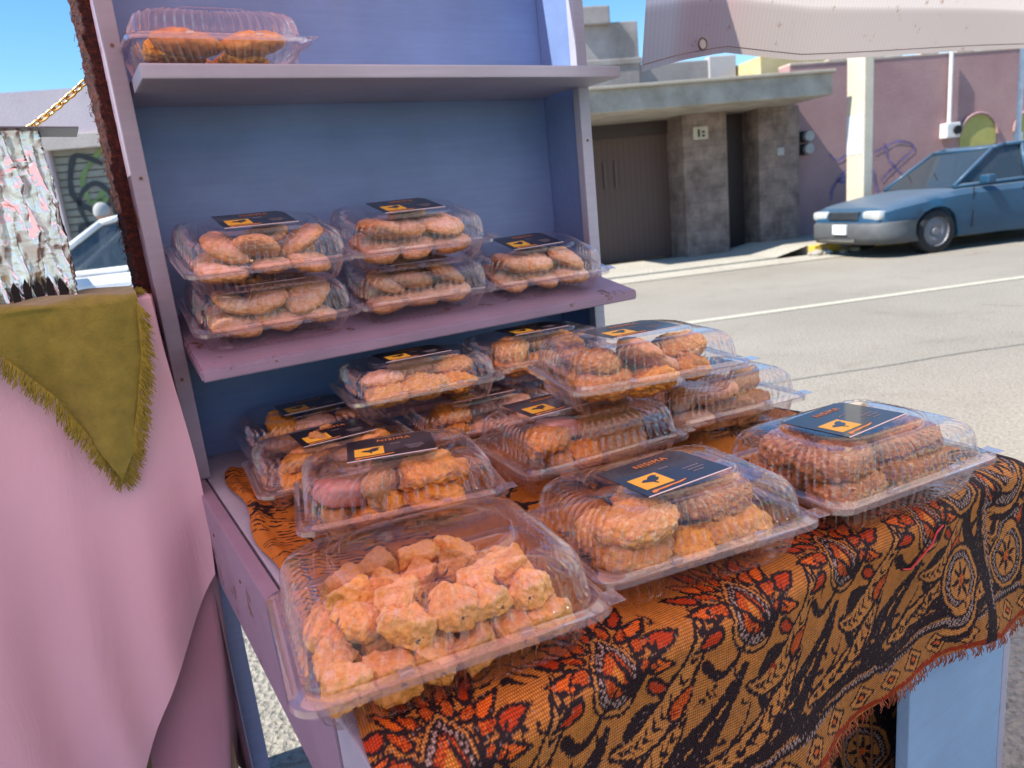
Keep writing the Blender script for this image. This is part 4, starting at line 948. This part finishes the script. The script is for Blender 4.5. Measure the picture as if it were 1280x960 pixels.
D1 = clamshell('clear box under the crumbly bun box at the table back', (.614, 1.195, T0), (0, 0, R(-6)), None, (0, 0, 0), sc=(1, 1, .87))
fillbox(D1, 'the back middle lower box', two_layer('orange', 8, 3, ['orange', 'dusty']))
D2 = clamshell('clear box of crumbly buns stacked below the middle shelf at left', (.511, 1.225, T0+.0845), (0, 0, R(-7.8)), None, (.0, .006, R(3)), sc=(1, 1, .92))
fillbox(D2, 'the raised back left box', [('crumb', -.062, -.036, .026, 10), ('crumb', .004, -.044, .030, 0, 0, 1.1), ('orange', .076, -.036, .026, 10), ('dusty', -.05, .036, .024, 40), ('brown', .02, .036, .024, 0), ('crumb', .074, .036, .024, 10), ('dusty', -.062, -.016, .050, 30, 0, 1.05), ('brown', .004, .012, .050, 5, 0, 1.1), ('crumb', .064, -.006, .050, 0, 0, .9)])
J1 = clamshell('clear box under the rearmost raised box by the shelf post', (.886, 1.235, T0), (0, 0, R(-10)), None, (0, 0, 0), sc=(1, 1, .87))
fillbox(J1, 'the back right lower box', two_layer('dusty', 9, 3, ['orange', 'dusty']))
J2 = clamshell('clear box raised at the back below the right of the middle shelf', (.782, 1.245, T0+.0845), (0, 0, R(-6)), None, (0, 0, R(2)), sc=(1, 1, .9))
fillbox(J2, 'the raised back right box', two_layer('orange', 10, 3, ['orange', 'crumb']))
I1 = clamshell('clear box right of the central stack, beside the open road edge', (.925, .918, T0), (0, 0, R(-8)), None, (.0, .004, R(4)), sc=(1, 1, 1.12))
fillbox(I1, 'the right middle box', two_layer('brown', 12, 4, ['brown', 'dusty']))
# --- shelf boxes
tl = math.atan(SL)
def shelfbox(label, x, yaw, lev, card, y=1.366):
    n = Vector((0, -math.sin(tl), math.cos(tl))); p = Vector((x, y, shz(x, y)+.001))+n*lev*.0975
    return clamshell(label, p, (tl, 0, R(yaw)), None, card, sc=(1, 1, 1.02))
S1 = shelfbox('lower clear cookie box of the left stack on the middle shelf', .305, -1, 0, (0, 0, 0))
S2 = shelfbox('upper clear cookie box of the left stack on the middle shelf', .300, 1, 1, (.0, .004, 0))
S3 = shelfbox('lower clear cookie box of the second stack on the middle shelf', .585, -3, 0, (0, 0, 0))
S4 = shelfbox('upper clear cookie box of the second stack on the middle shelf', .578, -2, 1, (.0, .002, R(3)))
S5 = shelfbox('single clear cookie box at the right end of the middle shelf', .865, -7, 0, (-.01, .002, R(6)), 1.360)
for b, ref, sd_ in ((S1, 'the lower left shelf box', 21), (S2, 'the upper left shelf box', 22), (S3, 'the lower second shelf box', 23), (S4, 'the upper second shelf box', 24), (S5, 'the single shelf box', 25)):
    fillbox(b, ref, two_layer('dusty', sd_, 4, None, 1.0))
TB = clamshell('clear box of glazed rolls alone on the top shelf', (.292, 1.372, EYE+.2525), (0, 0, R(1)), None, None)
fillbox(TB, 'the top shelf box', [('glazed', -.045, -.050, .034, 4, 6, 1.05), ('dusty', -.05, -.01, .022, 10), ('glazed', .050, -.045, .036, -6, -4, 1.0), ('orange', .04, -.02, .018, 0, 0, .9), ('glazed', -.04, .040, .022, 0), ('glazed', .05, .040, .022, 10), ('orange', -.082, -.02, .028, 80, 0, .8)])

# ------------------------------------------------------------------ tarp
def tarpm():
    m = NT('striped_tarp')
    co = m.co('UV'); sx = m.new('SeparateXYZ'); m.L(co, sx.inputs[0])
    c = m.ramp(sx.outputs[0], [(.0, (.94, .45, .41)), (.47, (.94, .45, .41)), (.472, (.92, .90, .86)), (.513, (.92, .90, .86)), (.517, (.88, .64, .60)), (.535, (.88, .66, .60)), (.545, (.84, .72, .62)), (.7, (.86, .74, .64)), (1, (.88, .68, .60))])
    c = m.mix(1.0, c, m.ramp(sx.outputs[1], [(.046, (.66, .64, .64)), (.05, (1, 1, 1))]), 'MULTIPLY')
    w = m.new('TexWave', bands_direction='Y'); w.inputs['Scale'].default_value = 160; m.L(co, w.inputs[0])
    w2 = m.new('TexWave', bands_direction='X'); w2.inputs['Scale'].default_value = 190; m.L(co, w2.inputs[0])
    c = m.mix(.22, c, m.mix(1, c, m.ramp(m.math('MULTIPLY', w.outputs['Fac'], w2.outputs['Fac']), [(0, (.6, .6, .6)), (1, (1.2, 1.2, 1.2))]), 'MULTIPLY'))
    st_ = m.ramp(m.noise(30, 6, .7), [(.62, (1, 1, 1)), (.72, (.65, .5, .4))]); c = m.mix(1, c, st_, 'MULTIPLY')
    df = m.new('BsdfDiffuse'); tl_ = m.new('BsdfTranslucent'); mx = m.new('MixShader'); mx.inputs[0].default_value = .86
    m.L(c, df.inputs[0]); m.L(c, tl_.inputs[0]); m.L(df.outputs[0], mx.inputs[1]); m.L(tl_.outputs[0], mx.inputs[2]); m.L(mx.outputs[0], m.out.inputs[0]); return m.m
TM = tarpm()
def tarp_pt(u, v):
    # u: 0..1 along x ; v 0 = hem of the hanging flap, up and over to the back
    x = -2.6+u*7.2
    if v < .18:
        t = v/.18; lo = EYE+float(np.interp(x, [.98, 1.0, 1.12, 1.25, 1.5, 1.8, 2.46, 3.5], [.212, .215, .240, .258, .247, .258, .284, .297])); hi = EYE+.62
        y = 1.15-.10*t+.012*math.sin(x*5+t*2)*(1-t); z = lo+(hi-lo)*t
    else:
        t = (v-.18)/.82; k_ = min(1, max(0, (1.05-x)/.12)); y = 1.05+.39*k_-t*(3.4+.39*k_); z = EYE+.62+.10*k_*(1-t)+.45*t**.7+.03*math.sin(x*4+t*5)-.10*math.sin(math.pi*t)
    return Vector((x, y, z))
tp = empty('tarp_awning', (0, 0, 0)); tag(tp, 'sun lit pink and cream tarp awning with an eyelet above the road', 'tarp')
def tarpmesh():
    NU, NV = 240, 120; vs = []; uv = []; keep = {}
    for j in range(NV):
        for i in range(NU):
            u, v = i/(NU-1), j/(NV-1); vs.append(tarp_pt(u, v)); uv.append((u, v))
    fs = []
    for j in range(NV-1):
        for i in range(NU-1):
            x = vs[j*NU+i].x; y = vs[j*NU+i].y
            v = j/(NV-1)
            if v < .18 and x < 1.0: continue                 # the flap hangs only on the right
            fs.append((j*NU+i, j*NU+i+1, (j+1)*NU+i+1, (j+1)*NU+i))
    me = bpy.data.meshes.new('tarp_sheet'); me.from_pydata(vs, [], fs); l = me.uv_layers.new(name='UVMap')
    for p in me.polygons:
        for li, vi in zip(p.loop_indices, p.vertices): l.data[li].uv = uv[vi]
        p.use_smooth = True
    return me
link('tarp_sheet', tarpmesh(), TM, tp)
ey = Vector((1.168, 1.128, EYE+.268))
MB().tube([ey+Vector((.0105*math.cos(a), 0, .0105*math.sin(a))) for a in np.linspace(0, 2*math.pi, 25)], .0022, 8, False).build('eyelet', simple('rusty_eyelet', (.12, .08, .07), .6, .5), tp, True)
MB().tube([ey+Vector((0, -.001, 0)), ey+Vector((0, .001, 0))], .0098, 20).build('eyelet_hole', simple('eyelet_light', (.30, .27, .28), .7), tp)
hm = MB().tube([tarp_pt(u, .004)+Vector((0, -.004, .003)) for u in np.linspace(.502, 1, 90)], .0011, 5).build('hem_cord', simple('hem_cord', (.16, .11, .11), .7), tp)
t = empty('tarp_pole', (2.9, .9, 0)); tag(t, 'steel pole holding up the awning', 'pole')

bpy.data.objects.remove(t)

# ------------------------------------------------------------------ left counter
ct = empty('serving_counter', (-.3, 1.5, 0)); tag(ct, 'counter draped to the ground in pink cloth', 'counter')
CZ = EYE-.082
MB().box((-.9+.3, -.185, .0), (.095+.3, .12, CZ-.004), .004).build('counter_top', simple('counter_wood', (.25, .18, .12), .7), ct)
def clothmat(name, c, c2, bs=30):
    m = NT(name); m.color(m.ramp(m.noise(1.8, 3), [(.35, c), (.65, c2)])); m.set(Roughness=.85, Sheen_Weight=.2)
    mp = m.new('Mapping'); mp.inputs['Scale'].default_value = (7, 7, 1.6); mp.inputs['Rotation'].default_value = (0, R(18), 0); m.L(m.co(), mp.inputs[0])
    m.bump(m.math('ADD', m.noise(1.6, 5, .6, mp.outputs[0], .6), m.math('MULTIPLY', m.noise(900, 2), .05)), .40, .012); return m.m
pinkc = clothmat('pink_tablecloth', (.58, .39, .48), (.64, .44, .52)); pinkd = clothmat('dusky_pink_cloth', (.48, .25, .34), (.53, .29, .38))
def over(u, v):
    x = -1.0+1.115*u; 
    hem = .16+.75*max(0, (1-abs(u-1)*1.0))*0
    zb = EYE-.56-1.15*(1-u)*1.6
    zb = max(.05, zb if u > .6 else .05)
    top = CZ+.001
    if v > .86:
        t = (v-.86)/.14; return (x, 1.302+.33*t, top)
    t = v/.86; z = zb+(top-zb)*t
    y = 1.292-.018*(1-t)*math.sin(x*24+2.0)-.012*(1-t)*math.sin(x*57)-.03*(1-t)
    y -= .014*math.exp(-((x-.07)/.03)**2)*(1-t)
    return (x+.012*(1-t)*math.sin(z*9)+ .012*(1-t), y, z)
o = MB().grid(260, 140, over).build('pink_tablecloth', pinkc, None, True); tag(o, 'pale pink cloth covering the counter with a slanting hem', 'tablecloth')
def under(u, v):
    x = -1.0+1.12*u; z = .03+(CZ-.05)*v
    bl = .030*math.sin(v*math.pi)**.8*math.exp(-((x-.1)/.08)**2)
    return (x+bl*1.2-.06*(1-v)**3*u, 1.308-.012*math.sin(x*30), z) if u < .97 else (x+bl*1.2-.06*(1-v)**3*u, 1.308+(u-.97)*3, z)
o = MB().grid(160, 80, under).build('under_cloth', pinkd, None, True); tag(o, 'darker pink under cloth below the slanting hem of the counter', 'tablecloth')
# side of the cloths
o = MB().grid(60, 60, lambda u, v: (.117+.004*math.sin(u*20), 1.31+.32*u, .05+(CZ-.05)*v)).build('cloth_side', pinkd, None, True); par(o, bpy.data.objects['under_cloth'])
# olive cloth with fringe
olv = NT('olive_wool'); olv.color(olv.ramp(olv.noise(40, 4, .6), [(.3, (.165, .150, .014)), (.7, (.25, .225, .028))])); olv.set(Roughness=.85, Sheen_Weight=.4); olv.bump(olv.noise(220, 4, .7), .7, .003)
om = olv.m
OUT = [(-.30, CZ-.005), (-.30, EYE-.10), (-.30, CZ-.001), (-.095, EYE-.135), (-.045, EYE-.205), (-.010, EYE-.285), (.018, EYE-.350), (.040, EYE-.315), (.062, EYE-.25), (.085, EYE-.165), (.094, CZ-.005)]
def olive():
    m = MB(); L = 46; n = 120; left = OUT[1:7]; 
    def xl(z):    # left boundary at height z
        for (x0, z0), (x1, z1) in zip(OUT[2:6+0]+[OUT[6]], OUT[3:7]):
            if z1 <= z <= z0: return x0+(x1-x0)*(z0-z)/(z0-z1)
        return -.30 if z > OUT[2][1] else OUT[6][0]
    def xr(z):
        pts = OUT[10:5:-1]
        for (x0, z0), (x1, z1) in zip(pts, pts[1:]):
            if z1 <= z <= z0: return x0+(x1-x0)*(z0-z)/(z0-z1)
        return .094
    def f(u, v):
        if v > .8:
            t = (v-.8)/.2; k_ = min(1, t/.2); return (-.30+.394*u, 1.262-.006*math.sin(-.21*60+1)*0+.016*(1-math.cos(k_*1.57))+.20*max(0, t-.2), CZ+.010*math.sin(k_*1.57)+(.003+.003*math.sin(u*23+t*7))*k_)
        t = v/.8; z = (EYE-.350)+(CZ-.350*0-(EYE-.350))*t; a, b = xl(z), xr(z)
        x = a+(b-a)*u; return (x, 1.262-.010*(1-t)*math.sin(x*60+1)-.006*math.sin(x*35)-.008*(1-t), z)
    m.grid(90, 110, f); return m, xl, xr
m, xl, xr = olive()
oc = m.build('olive_cloth', om, None, True); tag(oc, 'olive green fringed cloth hanging in a point over the pink counter', 'cloth')
fm = MB()
def yarn(p, d):
    pts = [p]; q_ = Vector(p)
    for k_ in range(4):
        q_ = q_+Vector(d)*.25+Vector((rr.uniform(-.002, .002), rr.uniform(-.002, .001), rr.uniform(-.002, .001))); pts.append(q_.copy())
    fm.tube(pts, [.0011, .0010, .0009, .0008, .0006], 4, False)
for i in range(420):
    z = EYE-.35+(.350-.085)*rr.random()
    yarn((xr(z)-.003, 1.255, z), (.006+.010*rr.random(), -.002, -.014-.012*rr.random()))
    if z < EYE-.115: yarn((xl(z)+.003, 1.255, z), (-.004-.010*rr.random(), -.002, -.012-.014*rr.random()))
for i in range(120): yarn((.088+.006*rr.random(), 1.29+.12*rr.random(), CZ+.006), (.012+.008*rr.random(), 0, .006*rr.random()))
fm.build('fringe', simple('olive_yarn', (.23, .20, .022), .85, var=.25, scale=80), oc)
# foil wrapped container
fo = NT('crumpled_foil'); fo.color((.72, .72, .72)); fo.set(Metallic=1.0, Roughness=.24); fo.bump(fo.math('ADD', fo.noise(22, 3, .55, None, 1.2), fo.math('MULTIPLY', fo.noise(9, 2, .6, None, .8), 1.5)), .16, .010); MT['foil'] = fo.m
fc = empty('foil_container', (-.15, 1.49, CZ+.006)); tag(fc, 'tall container wrapped in crumpled aluminium foil on the counter', 'container')
def foilf(a0):
    def f(u, v):
        per = [(-.185, -.12), (.181, -.12), (.181, .12), (-.185, .12)]
        k_ = u*4; i = min(3, int(k_)); t = k_-i; p = per[i]; q_ = per[(i+1) % 4]; x = p[0]+(q_[0]-p[0])*t; y = p[1]+(q_[1]-p[1])*t; z = v*.262
        w = Vector((x*26, y*26, z*7)); w = w+noise.noise_vector(w*.7)*.5; d = .016*abs(noise.noise(w*.8))+.030*abs(noise.noise(Vector((x*70+3*z, y*70, z*7+2))))+.012*abs(noise.noise(Vector((x*150, y*150, z*22))))
        for fq, am in ((1.0, .009), (2.6, .0035), (6.0, .0008)):
            p0 = noise.voronoi(w*fq)[1][0]; hv = noise.noise_vector(p0*3.37+Vector((.3, .7, .1)))*1.6; d += am*(.6+hv.dot(w*fq-p0))
        l = math.hypot(x, y); return (x*(1-d/l), y*(1-d/l), z)
    return f
MB().grid(560, 150, foilf(0)).build('foil_wrap', MT['foil'], fc, True)
MB().box((-.23, -.135, .263), (.212, -.03, .2655), .0006, Matrix.Rotation(R(2.2), 4, 'Y')).build('tray_lid', simple('tray_steel', (.16, .17, .19), .4, 1.0), fc)
m = MB()
for i in range(5): x = .088+i*.0155-.0; m.prism([(x-.0055, .0), (x+.0055, .0), (x+.005, .026), (x, .036+.004*(i % 2)), (x-.005, .027)], .119, .122, Matrix(((1, 0, 0, 0), (0, 0, -1, 0), (0, 1, 0, 0), (0, 0, 0, 1))))
m.build('vent_slot', MT['dark'], fc)
# burgundy pile textile down the side of the stand
def fuzz(u, v):
    z = EYE-.50+1.14*v; w = Vector((u*8, z*40, 3)); n_ = abs(noise.noise(w))+.7*abs(noise.noise(w*2.2))
    w_ = .17*min(1, .30+v*1.1)
    if u < .2: return (.1315-u/.2*(.018+.006*n_), 1.424-.004*n_*u/.2, z)
    t = (u-.2)/.8; return (.1315-(.018+.006*n_)*(1-max(0, t-.85)/.15), 1.424+w_*t+.008*noise.noise(w), z)
fz = NT('burgundy_pile'); fz.color(fz.ramp(fz.noise(130, 5, .7), [(.40, (.018, .006, .008)), (.58, (.085, .016, .010)), (.78, (.30, .075, .02))])); fz.set(Roughness=.95); fz.bump(fz.noise(260, 4, .7), 1.0, .006)
o = MB().grid(40, 400, fuzz).build('rug_strip', fz.m, None, True); tag(o, 'rusty burgundy pile textile hung down the left side of the stand', 'textile')
fm = MB()
for i in range(900):
    u, v = rr.random(), rr.random(); p = Vector(fuzz(u, v)); 
    if rr.random() < .5: p = Vector(fuzz(1, v))
    fm.tube([p, p+Vector((-.006*rr.random(), .006*rr.random(), rr.uniform(-.006, .003))), p+Vector((-.009*rr.random(), .010*rr.random(), rr.uniform(-.012, .002)))], .0005, 3, False)
fm.build('pile_fibres', simple('rust_fibre', (.10, .028, .015), .9, var=.5, scale=90), o)
# chain
ch = empty('gold_chain', (.06, 1.60, EYE+.25)); tag(ch, 'gold coloured chain running from the stand down behind the foil container', 'chain')
a, b = Vector((.062, 0, .048)), Vector((-.14, 0, -.085)); n = 17; lk = None
d = (b-a).normalized(); rotq = d.to_track_quat('X', 'Z').to_matrix().to_4x4()
for i in range(n):
    pp = [Vector(((.0052+.0045)*math.cos(t)*1.15, .0048*math.sin(t), 0)) for t in np.linspace(0, 2*math.pi, 17)]
    M = Matrix.Translation(a+(b-a)*(i/(n-1))+Vector((0, 0, -.010*math.sin(math.pi*i/(n-1))))) @ rotq @ Matrix.Rotation(R(90*(i % 2)+35), 4, 'X')
    MB().tube([M@p for p in pp], .0021, 6, False).build('chain_link', MT['goldm'], ch, True)
# bits of litter on the kerb end
m = MB(); rr = random.Random(8)
lt = empty('rubble', st(6.9, 10.15, 0), (0, 0, TH)); tag(lt, 'small heap of stones and pale litter at the kerb end before the car', 'rubble')
for i in range(9):
    x, y, r_ = rr.uniform(-.35, .35), rr.uniform(-.12, .12), rr.uniform(.04, .10)
    me = blob('stone', r_, r_*.8, r_*.6, 2, .03, 9, i+90); me.materials.append(conc if i % 3 else simple('pale_litter', (.6, .66, .7), .7)); o = link('stone', me, None, lt); o.location = (x, y, r_*.4)
